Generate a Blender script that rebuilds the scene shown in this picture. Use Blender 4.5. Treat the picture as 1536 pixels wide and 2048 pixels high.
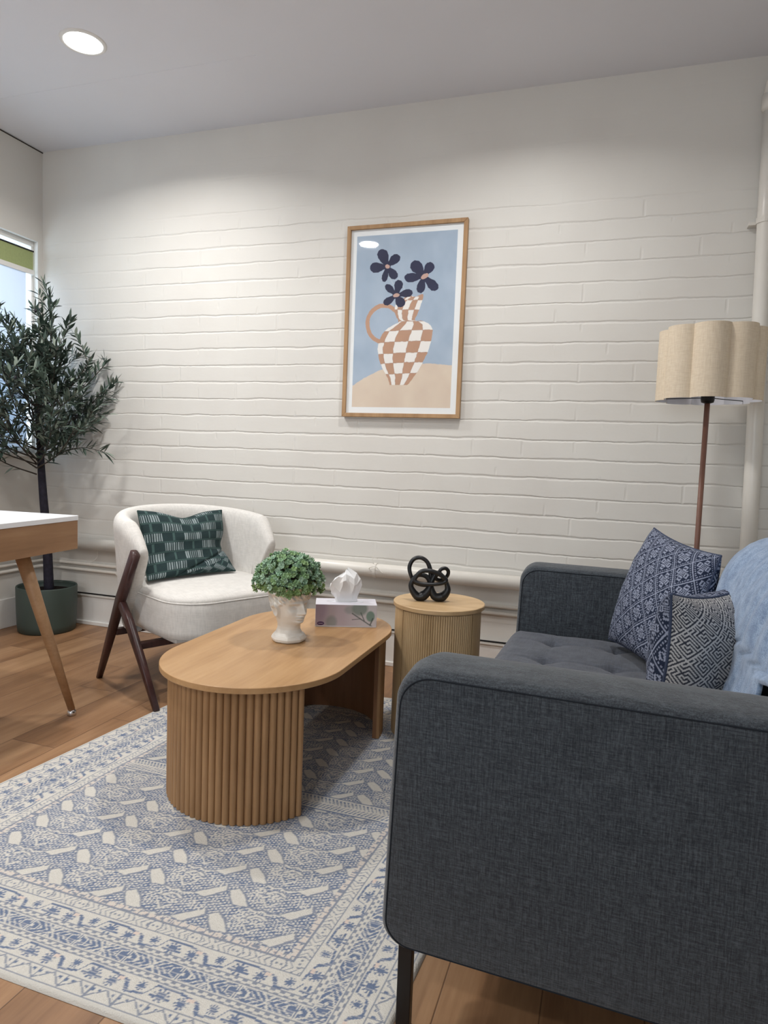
import bpy, bmesh, math, random
import numpy as np
from mathutils import Matrix, Vector, Euler
from mathutils.geometry import tessellate_polygon

for o in list(bpy.data.objects): bpy.data.objects.remove(o)
SC = bpy.context.scene
COL = SC.collection
random.seed(7)
RNG = np.random.default_rng(7)
PI = math.pi
CAMH, WY, XL, XR, YF, ZC = 1.0177, 3.145, -3.15, 0.95, -3.0, 2.68

def srgb(r, g, b):
    f = lambda c: (c/255/12.92) if c/255 <= .04045 else ((c/255+.055)/1.055)**2.4
    return (f(r), f(g), f(b), 1.0)

# ------------------------------------------------------------------ camera
cam_d = bpy.data.cameras.new('camera'); cam = bpy.data.objects.new('camera', cam_d); COL.objects.link(cam)
yaw, pitch, roll = 0.31723, -0.07779, 0.03739
fw = Vector((-math.sin(yaw)*math.cos(pitch), math.cos(yaw)*math.cos(pitch), math.sin(pitch)))
rt = Vector((math.cos(yaw), math.sin(yaw), 0)); up = rt.cross(fw)
r2 = rt*math.cos(roll)+up*math.sin(roll); u2 = -rt*math.sin(roll)+up*math.cos(roll)
mw = Matrix.Identity(4)
for i in range(3):
    mw[i][0] = r2[i]; mw[i][1] = u2[i]; mw[i][2] = -fw[i]
mw[2][3] = CAMH
cam.matrix_world = mw
cam_d.sensor_fit = 'VERTICAL'; cam_d.sensor_height = 36; cam_d.lens = 1350/2048*36
cam_d.clip_start = .02
SC.camera = cam

# ------------------------------------------------------------------ world, exposure, lights
SC.view_settings.view_transform = 'Standard'; SC.view_settings.look = 'None'
SC.view_settings.gamma = 1; SC.view_settings.use_curve_mapping = False
SC.view_settings.exposure = 0.06
W = bpy.data.worlds.new('world'); SC.world = W; W.use_nodes = True
W.node_tree.nodes['Background'].inputs[0].default_value = (0.66, 0.84, 1.0, 1)
W.node_tree.nodes['Background'].inputs[1].default_value = 1.7
LAMP_W = 16.5                       # watts of one ceiling downlight
LAMP_COL = (1.0, 0.98, 0.955)
LAMP_EMIT = 14.0
DOWNLIGHTS = [(-2.150, 2.358), (-1.863, 1.20), (-0.45, 2.26), (-2.75, -0.30), (-.3, -1.2)]  # last two are unseen lamps, assumed behind the camera

def area(name, loc, rot, size, power, color, shape='RECTANGLE', sy=None, spread=180):
    l = bpy.data.lights.new(name, 'AREA'); l.shape = shape; l.size = size
    if sy: l.size_y = sy
    l.energy = power; l.color = color; l.spread = math.radians(spread)
    o = bpy.data.objects.new(name, l); COL.objects.link(o); o.location = loc; o.rotation_euler = rot
    return o
# daylight arriving through the window of the left wall (outside the pane)
WIN = dict(y0=1.45, y1=3.11, z0=.98, z1=2.175)
day = area('window_daylight', (XL-.30, 2.28, 1.58), (0, -PI/2, 0), 1.15, 17, (.66, .82, 1.0), sy=1.6)
# added soft fill light behind the camera; no window is known there
rear_fill = area('rear_fill_light', (-.9, YF-.10, 1.5), (PI/2, 0, 0), 1.8, 28, (.92, .96, 1.0), sy=1.3)

# ------------------------------------------------------------------ helpers
def tag(o, label=None, cat=None, group=None, kind=None):
    if label: o['label'] = label
    if cat: o['category'] = cat
    if group: o['group'] = group
    if kind: o['kind'] = kind
    return o
def thing(name, label, cat, loc=(0, 0, 0), rz=0, group=None):
    o = bpy.data.objects.new(name, None); COL.objects.link(o); o.location = loc; o.rotation_euler = (0, 0, rz)
    o.empty_display_size = .1
    return tag(o, label, cat, group)
def world_of(o):
    m = o.matrix_basis.copy()
    if o.parent: m = world_of(o.parent) @ o.matrix_parent_inverse @ m
    return m
def link(name, me, mat, parent=None, world=False, label=None):
    o = bpy.data.objects.new(name, me); COL.objects.link(o)
    if mat: me.materials.append(mat)
    if parent is not None:
        o.parent = parent
        if world:
            o.matrix_parent_inverse = world_of(parent).inverted()
    if label: o['label'] = label
    return o
def mesh(name, V, F, mat=None, parent=None, world=False, smooth=True, label=None):
    me = bpy.data.meshes.new(name)
    me.from_pydata([tuple(map(float, v)) for v in V], [], [tuple(int(i) for i in f) for f in F]); me.validate()
    bm = bmesh.new(); bm.from_mesh(me); bmesh.ops.recalc_face_normals(bm, faces=bm.faces); bm.to_mesh(me); bm.free()
    if smooth: me.shade_smooth()
    return link(name, me, mat, parent, world, label)
def colors(o, C):
    me = o.data; n = len(me.vertices)
    a = me.color_attributes.new('Col', 'FLOAT_COLOR', 'POINT')
    C = np.asarray(C, dtype=np.float32)
    if C.shape[1] == 3: C = np.hstack([C, np.ones((n, 1), np.float32)])
    a.data.foreach_set('color', C.ravel())
def grid_faces(nu, nv, off=0, closed=False):
    F = []
    for j in range(nv-1):
        for i in range(nu if closed else nu-1):
            a = off+j*nu+i; b = off+j*nu+(i+1) % nu
            F.append((a, b, b+nu, a+nu))
    return F
def fast_grid(name, P, mat, parent=None, world=False):
    """P: (nv,nu,3) array"""
    nv, nu = P.shape[:2]
    me = bpy.data.meshes.new(name)
    me.vertices.add(nu*nv); me.vertices.foreach_set('co', P.reshape(-1).astype(np.float32))
    j, i = np.meshgrid(np.arange(nv-1), np.arange(nu-1), indexing='ij')
    a = (j*nu+i).ravel(); q = np.stack([a, a+1, a+1+nu, a+nu], 1).astype(np.int32)
    me.loops.add(q.size); me.loops.foreach_set('vertex_index', q.ravel())
    me.polygons.add(len(q)); me.polygons.foreach_set('loop_start', np.arange(0, q.size, 4, dtype=np.int32))
    me.update(calc_edges=True); me.validate(); me.shade_smooth()
    return link(name, me, mat, parent, world)
class MB:
    def __init__(s): s.V = []; s.F = []
    def add(s, V, F):
        o = len(s.V); s.V += [tuple(v) for v in V]; s.F += [tuple(i+o for i in f) for f in F]; return s
    def box(s, x0, x1, y0, y1, z0, z1):
        V = [(x, y, z) for z in (z0, z1) for y in (y0, y1) for x in (x0, x1)]
        return s.add(V, [(0, 2, 3, 1), (4, 5, 7, 6), (0, 1, 5, 4), (2, 6, 7, 3), (0, 4, 6, 2), (1, 3, 7, 5)])
    def tube(s, P, R, n=12, closed=False, caps=True, sq=None):
        P = [Vector(p) for p in P]; m = len(P)
        if not hasattr(R, '__len__'): R = [R]*m
        T = []
        for i in range(m):
            if closed: t = P[(i+1) % m]-P[i-1]
            else: t = P[min(i+1, m-1)]-P[max(i-1, 0)]
            T.append(t.normalized())
        u = Vector((0, 0, 1)) if abs(T[0].z) < .9 else Vector((1, 0, 0))
        u = (u-T[0]*u.dot(T[0])).normalized(); V = []
        for i in range(m):
            u = (u-T[i]*u.dot(T[i])).normalized(); w = T[i].cross(u)
            for k in range(n):
                a = 2*PI*k/n
                V.append(P[i]+(u*math.cos(a)+w*math.sin(a))*R[i])
        F = grid_faces(n, m, 0, True)
        if closed:
            for k in range(n): F.append(((m-1)*n+k, (m-1)*n+(k+1) % n, (k+1) % n, k))
        elif caps: F += [tuple(range(n))[::-1], tuple((m-1)*n+k for k in range(n))]
        return s.add(V, F)
    def lathe(s, prof, c=(0, 0, 0), n=48, cap=True):
        V = []
        for r, z in prof:
            for k in range(n):
                a = 2*PI*k/n; V.append((c[0]+r*math.cos(a), c[1]+r*math.sin(a), c[2]+z))
        F = grid_faces(n, len(prof), 0, True)
        if cap: F += [tuple(range(n))[::-1], tuple((len(prof)-1)*n+k for k in range(n))]
        return s.add(V, F)
    def prism(s, poly, z0, z1):
        n = len(poly); V = [(x, y, z0) for x, y in poly]+[(x, y, z1) for x, y in poly]
        F = [(i, (i+1) % n, n+(i+1) % n, n+i) for i in range(n)]+[tuple(range(n))[::-1], tuple(range(n, 2*n))]
        return s.add(V, F)
    def build(s, name, mat, parent=None, world=False, smooth=False, bevel=0, seg=2, label=None, ang=40):
        o = mesh(name, s.V, s.F, mat, parent, world, smooth=smooth or bevel > 0, label=label)
        if bevel:
            b = o.modifiers.new('bevel', 'BEVEL'); b.width = bevel; b.segments = seg; b.limit_method = 'ANGLE'; b.angle_limit = math.radians(ang)
            b.harden_normals = True
        return o
def struct(name, mb, mat, **k):
    o = mb.build(name, mat, **k); o['kind'] = 'structure'; return o
def rrect(x0, x1, y0, y1, rs, n=8):
    """rounded rectangle, rs radii for corners (x1,y0),(x1,y1),(x0,y1),(x0,y0)"""
    out = []
    for (cx, cy, r, a0) in ((x1, y0, rs[0], -90), (x1, y1, rs[1], 0), (x0, y1, rs[2], 90), (x0, y0, rs[3], 180)):
        ccx = cx-r if cx == x1 else cx+r; ccy = cy+r if cy == y0 else cy-r
        for k in range(n+1):
            a = math.radians(a0+90*k/n); out.append((ccx+r*math.cos(a), ccy+r*math.sin(a)))
    return out
def smooth_auto(o, deg=40):
    me = o.data; me.shade_smooth()
    bm = bmesh.new(); bm.from_mesh(me)
    for e in bm.edges:
        if len(e.link_faces) == 2 and e.calc_face_angle(0) > math.radians(deg): e.smooth = False
    bm.to_mesh(me); bm.free(); return o
def catmull(P, n=8, closed=False):
    P = [Vector(p) for p in P]; m = len(P); out = []
    rng = range(m) if closed else range(m-1)
    for i in rng:
        if closed: a, b, c, d = P[i-1], P[i], P[(i+1) % m], P[(i+2) % m]
        else: a, b, c, d = P[max(i-1, 0)], P[i], P[i+1], P[min(i+2, m-1)]
        for k in range(n):
            t = k/n
            out.append(.5*((2*b)+(c-a)*t+(2*a-5*b+4*c-d)*t*t+(-a+3*b-3*c+d)*t**3))
    if not closed: out.append(P[-1])
    return out
def vnoise(x, y, seed=0):
    """smooth value noise, numpy arrays"""
    def h(i, j):
        v = np.sin(i*127.1+j*311.7+seed*74.7)*43758.5453
        return v-np.floor(v)
    i = np.floor(x); j = np.floor(y); fx = x-i; fy = y-j
    fx = fx*fx*(3-2*fx); fy = fy*fy*(3-2*fy)
    return (h(i, j)*(1-fx)+h(i+1, j)*fx)*(1-fy)+(h(i, j+1)*(1-fx)+h(i+1, j+1)*fx)*fy

# ------------------------------------------------------------------ materials
class N:
    """small node-graph writer"""
    def __init__(s, name, rough=.6, spec=.5):
        s.m = bpy.data.materials.new(name); s.m.use_nodes = True; s.t = s.m.node_tree
        s.b = s.t.nodes['Principled BSDF']; s.b.inputs['Roughness'].default_value = rough
        s.b.inputs['Specular IOR Level'].default_value = spec
    def n(s, typ, **k):
        o = s.t.nodes.new(typ)
        for a, v in k.items(): setattr(o, a, v)
        return o
    def put(s, sock, v):
        if hasattr(v, 'is_output') or isinstance(v, bpy.types.NodeSocket): s.t.links.new(v, sock)
        else: sock.default_value = v
    def math(s, op, a, b=None, c=None):
        o = s.n('ShaderNodeMath', operation=op); s.put(o.inputs[0], a)
        if b is not None: s.put(o.inputs[1], b)
        if c is not None: s.put(o.inputs[2], c)
        return o.outputs[0]
    def coord(s, kind='Object'): return s.n('ShaderNodeTexCoord').outputs[kind]
    def mapping(s, v, scale=(1, 1, 1), loc=(0, 0, 0), rot=(0, 0, 0)):
        o = s.n('ShaderNodeMapping'); s.put(o.inputs[0], v); o.inputs['Scale'].default_value = scale
        o.inputs['Location'].default_value = loc; o.inputs['Rotation'].default_value = rot; return o.outputs[0]
    def noise(s, v, scale=5, detail=3, rough=.5, out=0):
        o = s.n('ShaderNodeTexNoise'); s.put(o.inputs['Vector'], v); o.inputs['Scale'].default_value = scale
        o.inputs['Detail'].default_value = detail; o.inputs['Roughness'].default_value = rough; return o.outputs[out]
    def ramp(s, f, stops):
        o = s.n('ShaderNodeValToRGB'); s.put(o.inputs[0], f); e = o.color_ramp.elements
        while len(e) < len(stops): e.new(.5)
        for k, (p, c) in enumerate(stops): e[k].position = p; e[k].color = c
        return o.outputs[0]
    def maprange(s, v, a, b, c=0, d=1, smooth=True):
        o = s.n('ShaderNodeMapRange'); o.interpolation_type = 'SMOOTHSTEP' if smooth else 'LINEAR'
        s.put(o.inputs[0], v)
        for k, x in enumerate((a, b, c, d)): o.inputs[k+1].default_value = x
        return o.outputs[0]
    def mix(s, f, a, b, mode='MIX'):
        o = s.n('ShaderNodeMix', data_type='RGBA', blend_type=mode); s.put(o.inputs[0], f); s.put(o.inputs[6], a); s.put(o.inputs[7], b); return o.outputs[2]
    def xyz(s, v):
        o = s.n('ShaderNodeSeparateXYZ'); s.put(o.inputs[0], v); return o.outputs
    def col(s, v): s.put(s.b.inputs['Base Color'], v); return s
    def bump(s, h, strength=.3, dist=.01):
        o = s.n('ShaderNodeBump'); s.put(o.inputs['Height'], h); o.inputs['Strength'].default_value = strength
        o.inputs['Distance'].default_value = dist; s.put(s.b.inputs['Normal'], o.outputs[0]); return s

def plain(name, c, rough=.6, spec=.5, metal=0, nscale=30, namt=.06, bump=0, bdist=.002):
    g = N(name, rough, spec); g.b.inputs['Metallic'].default_value = metal
    v = g.coord(); n = g.noise(v, nscale, 3)
    c2 = tuple(min(1, x*(1+namt)) for x in c[:3])+(1,); c1 = tuple(x*(1-namt) for x in c[:3])+(1,)
    g.col(g.ramp(n, [(.3, c1), (.7, c2)]))
    if bump: g.bump(g.noise(v, nscale*4, 3), bump, bdist)
    return g.m
def wood(name, dark, mid, light, axis='x', scale=1.0, rough=.45):
    g = N(name, rough, .4); v = g.coord()
    st = {'x': (1.2, 14, 14), 'y': (14, 1.2, 14), 'z': (14, 14, 1.2)}[axis]
    v1 = g.mapping(v, tuple(a*scale for a in st))
    n1 = g.noise(v1, 1.0, 5, .6)
    n2 = g.noise(g.mapping(v, tuple(a*scale*6 for a in st)), 1.0, 3, .6)
    n3 = g.noise(v, 3*scale, 2)
    f = g.math('ADD', g.math('MULTIPLY', n1, .6), g.math('ADD', g.math('MULTIPLY', n2, .22), g.math('MULTIPLY', n3, .25)))
    g.col(g.ramp(f, [(.38, dark), (.53, mid), (.68, light)]))
    g.bump(n2, .08, .002)
    return g.m

def mat_brick():
    g = N('painted_brick', .55, .35); v = g.coord(); x, y, z = g.xyz(v)
    wob = g.math('MULTIPLY', g.math('SUBTRACT', g.noise(g.mapping(v, (3, 1, 3)), 2.2, 2), .5), .016)
    fine = g.math('MULTIPLY', g.math('SUBTRACT', g.noise(v, 60, 2), .5), .004)
    zz = g.math('ADD', g.math('ADD', z, wob), fine)
    c = g.math('DIVIDE', g.math('SUBTRACT', zz, 1.9957-.0865*40), .0865)
    row = g.math('FLOOR', c); fr = g.math('SUBTRACT', c, row)
    d = g.math('MULTIPLY', g.math('MINIMUM', fr, g.math('SUBTRACT', 1, fr)), .0865)
    # broken joints: width modulated by noise
    wn = g.noise(g.mapping(v, (1.3, 1, 6)), 4, 3)
    jw = g.maprange(wn, .35, .65, .0050, .0105, False)
    hj = g.n('ShaderNodeMapRange'); hj.interpolation_type = 'SMOOTHSTEP'
    g.put(hj.inputs[0], d); hj.inputs[1].default_value = 0; g.put(hj.inputs[2], jw); hj.inputs[3].default_value = 1; hj.inputs[4].default_value = 0
    off = g.math('MULTIPLY', g.math('MODULO', row, 2), .115)
    xx = g.math('DIVIDE', g.math('ADD', g.math('SUBTRACT', x, off), 23.115-.115+.034), .23)
    fx = g.math('SUBTRACT', xx, g.math('FLOOR', xx))
    dx = g.math('MULTIPLY', g.math('MINIMUM', fx, g.math('SUBTRACT', 1, fx)), .23)
    vj = g.maprange(dx, .001, .0085, 1, 0)
    vis = g.maprange(g.noise(g.mapping(v, (1.7, 1, 3.1), (3, 5, 7)), 3.2, 1), .48, .62, 0, .55)
    vj = g.math('MULTIPLY', vj, vis)
    j = g.math('MAXIMUM', hj.outputs[0], vj)
    top = g.maprange(g.math('ADD', z, g.math('MULTIPLY', g.noise(v, 1.5, 2), .3)), 2.28, 2.42, 1, .07)
    bot = g.maprange(z, .40, .60, .15, 1)
    j = g.math('MULTIPLY', j, g.math('MULTIPLY', top, bot))
    left = g.maprange(x, -2.75, -2.3, .35, 1); j = g.math('MULTIPLY', j, left)
    # brick face lumps
    lump = g.math('MULTIPLY', g.noise(g.mapping(v, (1, 1, 2.2)), 7, 3), .35)
    pit = g.math('MULTIPLY', g.noise(v, 90, 2), .05)
    h = g.math('ADD', g.math('MULTIPLY', j, -1.0), g.math('ADD', lump, pit))
    g.bump(h, .62, .0042)
    g.col(g.ramp(g.noise(v, 2.5, 3), [(.3, srgb(215, 212, 206)), (.7, srgb(221, 219, 213))]))
    return g.m
def mat_floor():
    g = N('oak_planks', .42, .4); v = g.coord(); x, y, z = g.xyz(v)
    px = g.math('DIVIDE', g.math('ADD', x, 20.04), .185); row = g.math('FLOOR', px); fx = g.math('SUBTRACT', px, row)
    sh = g.math('MULTIPLY', g.math('FRACT', g.math('MULTIPLY', g.math('SINE', g.math('MULTIPLY', row, 12.99)), 437.5)), 1.2)
    py = g.math('DIVIDE', g.math('ADD', g.math('ADD', y, 20), sh), 1.25); r2 = g.math('FLOOR', py); fy = g.math('SUBTRACT', py, r2)
    ex = g.math('MULTIPLY', g.math('MINIMUM', fx, g.math('SUBTRACT', 1, fx)), .185)
    ey = g.math('MULTIPLY', g.math('MINIMUM', fy, g.math('SUBTRACT', 1, fy)), 1.25)
    gap = g.maprange(g.math('MINIMUM', ex, ey), .0003, .0022, 1, 0)
    cv = g.n('ShaderNodeCombineXYZ'); g.put(cv.inputs[0], row); g.put(cv.inputs[1], r2)
    wn = g.n('ShaderNodeTexWhiteNoise'); g.put(wn.inputs[0], cv.outputs[0]); rnd = wn.outputs[0]
    cx = g.n('ShaderNodeCombineXYZ'); g.put(cx.inputs[0], g.math('ADD', x, g.math('MULTIPLY', rnd, 9.3))); g.put(cx.inputs[1], g.math('ADD', y, g.math('MULTIPLY', rnd, 5.1))); g.put(cx.inputs[2], rnd)
    g1 = g.noise(g.mapping(cx.outputs[0], (11, 1.3, 1)), 1, 5, .6)
    g2 = g.noise(g.mapping(cx.outputs[0], (90, 5, 1)), 1, 3, .6)
    f = g.math('ADD', g.math('MULTIPLY', g1, .62), g.math('ADD', g.math('MULTIPLY', g2, .16), g.math('MULTIPLY', rnd, .12)))
    c = g.ramp(f, [(.28, srgb(114, 82, 57)), (.44, srgb(144, 108, 77)), (.60, srgb(168, 132, 98))])
    c = g.mix(g.math('MULTIPLY', gap, .75), c, srgb(70, 45, 28))
    g.col(c); g.bump(g.math('SUBTRACT', g.math('MULTIPLY', g2, .25), gap), .25, .002)
    return g.m
def mat_sofa(name='charcoal_weave', k=1.0):
    g = N(name, .9, .15); v = g.coord()
    t1 = g.noise(g.mapping(v, (95, 95, 520)), 1, 2, .7)
    t2 = g.noise(g.mapping(v, (520, 520, 95)), 1, 2, .7)
    t3 = g.noise(g.mapping(v, (18, 18, 330)), 1, 2, .7)
    t4 = g.noise(g.mapping(v, (330, 330, 18)), 1, 2, .7)
    f = g.math('MULTIPLY', g.math('ADD', g.math('ADD', t1, t2), g.math('ADD', t3, t4)), .25)
    big = g.noise(v, 4, 2)
    a = srgb(36*k, 40*k, 46*k); b = srgb(54*k, 60*k, 66*k); c = srgb(76*k, 82*k, 88*k)
    col = g.ramp(f, [(.42, a), (.5, b), (.60, c)])
    col = g.mix(g.maprange(big, .3, .7, 0, .12, False), col, srgb(50, 55, 62))
    g.col(col); g.bump(f, .55, .004)
    g.b.inputs['Sheen Weight'].default_value = .25; g.b.inputs['Sheen Roughness'].default_value = .5
    return g.m
def mat_fabric(name, c, scale=350, amt=.12, bump=.3, sheen=.2, rough=.9):
    g = N(name, rough, .2); v = g.coord()
    t = g.math('MULTIPLY', g.math('ADD', g.noise(g.mapping(v, (scale, 30, 30)), 1, 2), g.math('ADD', g.noise(g.mapping(v, (30, scale, 30)), 1, 2), g.noise(g.mapping(v, (30, 30, scale)), 1, 2))), .333)
    c1 = tuple(x*(1-amt) for x in c[:3])+(1,); c2 = tuple(min(1, x*(1+amt)) for x in c[:3])+(1,)
    g.col(g.ramp(t, [(.42, c1), (.58, c2)])); g.bump(t, bump, .002)
    g.b.inputs['Sheen Weight'].default_value = sheen
    return g.m
def mat_vcol(name, rough=.85, spec=.2, bump=.25, bscale=420, bdist=.002):
    g = N(name, rough, spec)
    a = g.n('ShaderNodeVertexColor', layer_name='Col'); g.col(a.outputs[0])
    if bump: g.bump(g.noise(g.coord(), bscale, 2), bump, bdist)
    return g.m
def mat_emit(name, c, s):
    m = bpy.data.materials.new(name); m.use_nodes = True; t = m.node_tree; t.nodes.clear()
    e = t.nodes.new('ShaderNodeEmission'); e.inputs[0].default_value = c; e.inputs[1].default_value = s
    o = t.nodes.new('ShaderNodeOutputMaterial'); t.links.new(e.outputs[0], o.inputs[0]); return m

M_BRICK = mat_brick()
M_FLOOR = mat_floor()
M_CEIL = plain('ceiling_paint', srgb(224, 225, 230), .8, .2, nscale=2, namt=.015)
M_WALL = plain('plain_wall_paint', srgb(213, 210, 204), .75, .25, nscale=2, namt=.02, bump=.05)
M_TRIMW = plain('white_gloss_paint', srgb(226, 224, 220), .35, .5, nscale=8, namt=.03)
M_PIPE = plain('pipe_paint', srgb(224, 220, 212), .32, .5, nscale=8, namt=.03, bump=.05)
M_SOFA = mat_sofa()
M_SEAT = mat_fabric('charcoal_seat_cloth', srgb(70, 74, 83), 400, .22, .3)
M_OAKTOP = wood('honey_oak_top', srgb(158, 120, 80), srgb(176, 138, 96), srgb(188, 151, 109), 'y', 1.0, .38)
M_OAKV = wood('honey_oak_vertical', srgb(138, 104, 70), srgb(156, 120, 83), srgb(170, 134, 96), 'z', 1.2, .5)
M_OAKIN = wood('brown_oak_panel', srgb(112, 78, 54), srgb(126, 89, 62), srgb(138, 100, 71), 'z', 1.0, .5)
M_ASH = wood('light_ash', srgb(166, 139, 102), srgb(184, 157, 119), srgb(197, 171, 133), 'z', 1.5, .5)
M_ASHTOP = wood('light_ash_top', srgb(172, 142, 104), srgb(188, 158, 118), srgb(200, 171, 131), 'x', 1.5, .45)
M_WALNUT = wood('dark_walnut', srgb(46, 28, 27), srgb(62, 39, 37), srgb(78, 51, 48), 'z', 2.0, .35)
M_CREAM = mat_fabric('cream_boucle', srgb(212, 209, 204), 260, .06, .3)
M_CREAM2 = mat_fabric('cream_inner_lining', srgb(224, 216, 199), 260, .06, .3)
M_BLACK = plain('matt_black', srgb(20, 21, 24), .38, .5, nscale=40, namt=.1)
M_METALB = plain('black_metal', srgb(24, 22, 22), .4, .5, metal=.3)
M_CHROME = plain('chrome', srgb(210, 210, 214), .12, .5, metal=1)
M_DESKTOP = plain('white_laminate', srgb(236, 238, 242), .3, .5, nscale=4, namt=.01)
M_DESKOAK = wood('desk_oak', srgb(152, 117, 84), srgb(168, 132, 97), srgb(180, 145, 110), 'x', 1.4, .45)
M_POT = plain('green_plastic', srgb(62, 74, 69), .5, .4, nscale=6, namt=.05)
M_SOIL = plain('dark_soil', srgb(36, 30, 28), .95, .1, nscale=60, namt=.4, bump=.8, bdist=.01)
M_TRUNK = plain('dark_bark', srgb(36, 34, 46), .7, .3, nscale=50, namt=.3, bump=.5, bdist=.004)
M_TWIG = plain('twig_bark', srgb(66, 60, 54), .7, .3, nscale=50, namt=.3)
M_CERAMIC = plain('white_plaster', srgb(226, 222, 214), .35, .5, nscale=14, namt=.04)
M_FRAME = wood('frame_oak', srgb(152, 118, 82), srgb(170, 135, 97), srgb(182, 147, 108), 'z', 2.0, .5)
M_POLE = plain('brown_pole', srgb(120, 84, 70), .35, .5, nscale=30, namt=.08)
M_SHADEIN = plain('white_shade_lining', srgb(225, 226, 232), .8, .2, nscale=20, namt=.03)
M_PAPER = plain('tissue_paper', srgb(238, 239, 240), .9, .1, nscale=30, namt=.02)
M_CABLEW = plain('white_cable', srgb(222, 220, 214), .5, .4)
M_CABLEB = plain('black_cable', srgb(22, 22, 24), .5, .4)
M_GREEN = plain('green_blind_cloth', srgb(156, 166, 116), .8, .2, nscale=80, namt=.05)
M_V_FAB = mat_vcol('patterned_cloth', .9, .15, .3, 500)
M_V_RUG = mat_vcol('woven_rug', .95, .1, .6, 330, .003)
M_V_ART = mat_vcol('printed_art', .6, .3, 0)
M_V_CARD = mat_vcol('printed_card', .45, .4, 0)
M_V_LEAF = mat_vcol('leaf_green', .5, .35, 0)

def mat_shade():
    g = N('linen_shade', .9, .15); v = g.coord()
    t = g.math('MULTIPLY', g.math('ADD', g.noise(g.mapping(v, (400, 400, 30)), 1, 2), g.noise(g.mapping(v, (40, 40, 500)), 1, 2)), .5)
    g.col(g.ramp(t, [(.4, srgb(212, 196, 173)), (.6, srgb(224, 210, 188))])); g.bump(t, .25, .001)
    return g.m
M_SHADE = mat_shade()
def mat_glass():
    m = bpy.data.materials.new('picture_glass'); m.use_nodes = True; t = m.node_tree; t.nodes.clear()
    tr = t.nodes.new('ShaderNodeBsdfTransparent'); gl = t.nodes.new('ShaderNodeBsdfGlossy'); gl.inputs['Roughness'].default_value = .03
    mx = t.nodes.new('ShaderNodeMixShader'); o = t.nodes.new('ShaderNodeOutputMaterial')
    mx.inputs[0].default_value = .06; t.links.new(tr.outputs[0], mx.inputs[1]); t.links.new(gl.outputs[0], mx.inputs[2]); t.links.new(mx.outputs[0], o.inputs[0])
    return m
M_GLASS = mat_glass()
def mat_blind():
    m = bpy.data.materials.new('white_blind'); m.use_nodes = True; t = m.node_tree; t.nodes.clear()
    a = t.nodes.new('ShaderNodeBsdfTranslucent'); a.inputs[0].default_value = (.80, .88, .97, 1)
    b = t.nodes.new('ShaderNodeBsdfDiffuse'); b.inputs[0].default_value = (.85, .85, .86, 1)
    mx = t.nodes.new('ShaderNodeMixShader'); mx.inputs[0].default_value = .62
    o = t.nodes.new('ShaderNodeOutputMaterial')
    t.links.new(a.outputs[0], mx.inputs[1]); t.links.new(b.outputs[0], mx.inputs[2]); t.links.new(mx.outputs[0], o.inputs[0]); return m
M_BLIND = mat_blind()

# ------------------------------------------------------------------ room
T = .18
struct('floor', MB().box(XL-T, XR+T, YF-T, WY+T, -.1, 0), M_FLOOR)
struct('ceiling', MB().box(XL-T, XR+T, YF-T, WY+T, ZC, ZC+.1), M_CEIL)
struct('wall_back', MB().box(XL-T, XR+T, WY, WY+T, 0, ZC), M_BRICK)
w = WIN
mb = MB().box(XL-T, XL, YF, w['y0'], 0, ZC).box(XL-T, XL, w['y1'], WY, 0, ZC).box(XL-T, XL, w['y0'], w['y1'], 0, w['z0']).box(XL-T, XL, w['y0'], w['y1'], w['z1'], ZC)
struct('wall_left', mb, M_WALL)
struct('wall_right', MB().box(XR, XR+T, YF, WY, 0, ZC), M_WALL)
# wall behind the camera, with an opening added for the rear fill light
mb = MB().box(XL-T, -1.9, YF-T, YF, 0, ZC).box(.1, XR+T, YF-T, YF, 0, ZC).box(-1.9, .1, YF-T, YF, 0, .8).box(-1.9, .1, YF-T, YF, 2.2, ZC)
struct('wall_front', mb, M_WALL)
# skirting boards
struct('baseboard_back', MB().box(XL+.014, XR, WY-.014, WY, 0, .165).box(XL+.014, XR, WY-.024, WY, 0, .022), M_TRIMW, bevel=.003)
struct('baseboard_left', MB().box(XL, XL+.014, YF, WY, 0, .165), M_TRIMW, bevel=.003)
struct('trim_1', MB().box(XL, XR, WY-.02, WY, .165, .178), M_WALL, bevel=.003)
# ceiling sheet joint: a shallow cover strip running parallel to the back wall
struct('trim_2', MB().box(XL, -1.5, 2.62, 2.624, ZC-.0012, ZC), M_CEIL)
struct('trim_3', MB().box(XL, XL+.004, 0, WY, ZC-.007, ZC-.003), plain('dark_gap', srgb(60, 56, 52), .9, .1))

# window in the left wall
win = bpy.data.objects.new('window_1', None); COL.objects.link(win); win.location = (XL, 2.3, w['z0']); win['kind'] = 'structure'
zt = 1.995
f = MB()
fx0, fx1 = XL-.075, XL-.03
f.box(fx0, fx1, w['y0'], w['y1'], w['z1']-.028, w['z1']).box(fx0, fx1, w['y0'], w['y1'], w['z0'], w['z0']+.035)
f.box(fx0, fx1, w['y0'], w['y0']+.03, w['z0']+.035, w['z1']-.028).box(fx0, fx1, w['y1']-.018, w['y1'], w['z0']+.035, w['z1']-.028)
f.box(fx0+.005, fx1-.005, 2.25, 2.28, w['z0']+.035, w['z1']-.028)
f.build('window_frame', M_TRIMW, win, world=True, bevel=.002)
gm = bpy.data.materials.new('window_glass'); gm.use_nodes = True; gt = gm.node_tree; gt.nodes.clear()
tr = gt.nodes.new('ShaderNodeBsdfTransparent'); gl = gt.nodes.new('ShaderNodeBsdfGlossy'); gl.inputs['Roughness'].default_value = .02
mx = gt.nodes.new('ShaderNodeMixShader'); mx.inputs[0].default_value = .05; oo = gt.nodes.new('ShaderNodeOutputMaterial')
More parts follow.
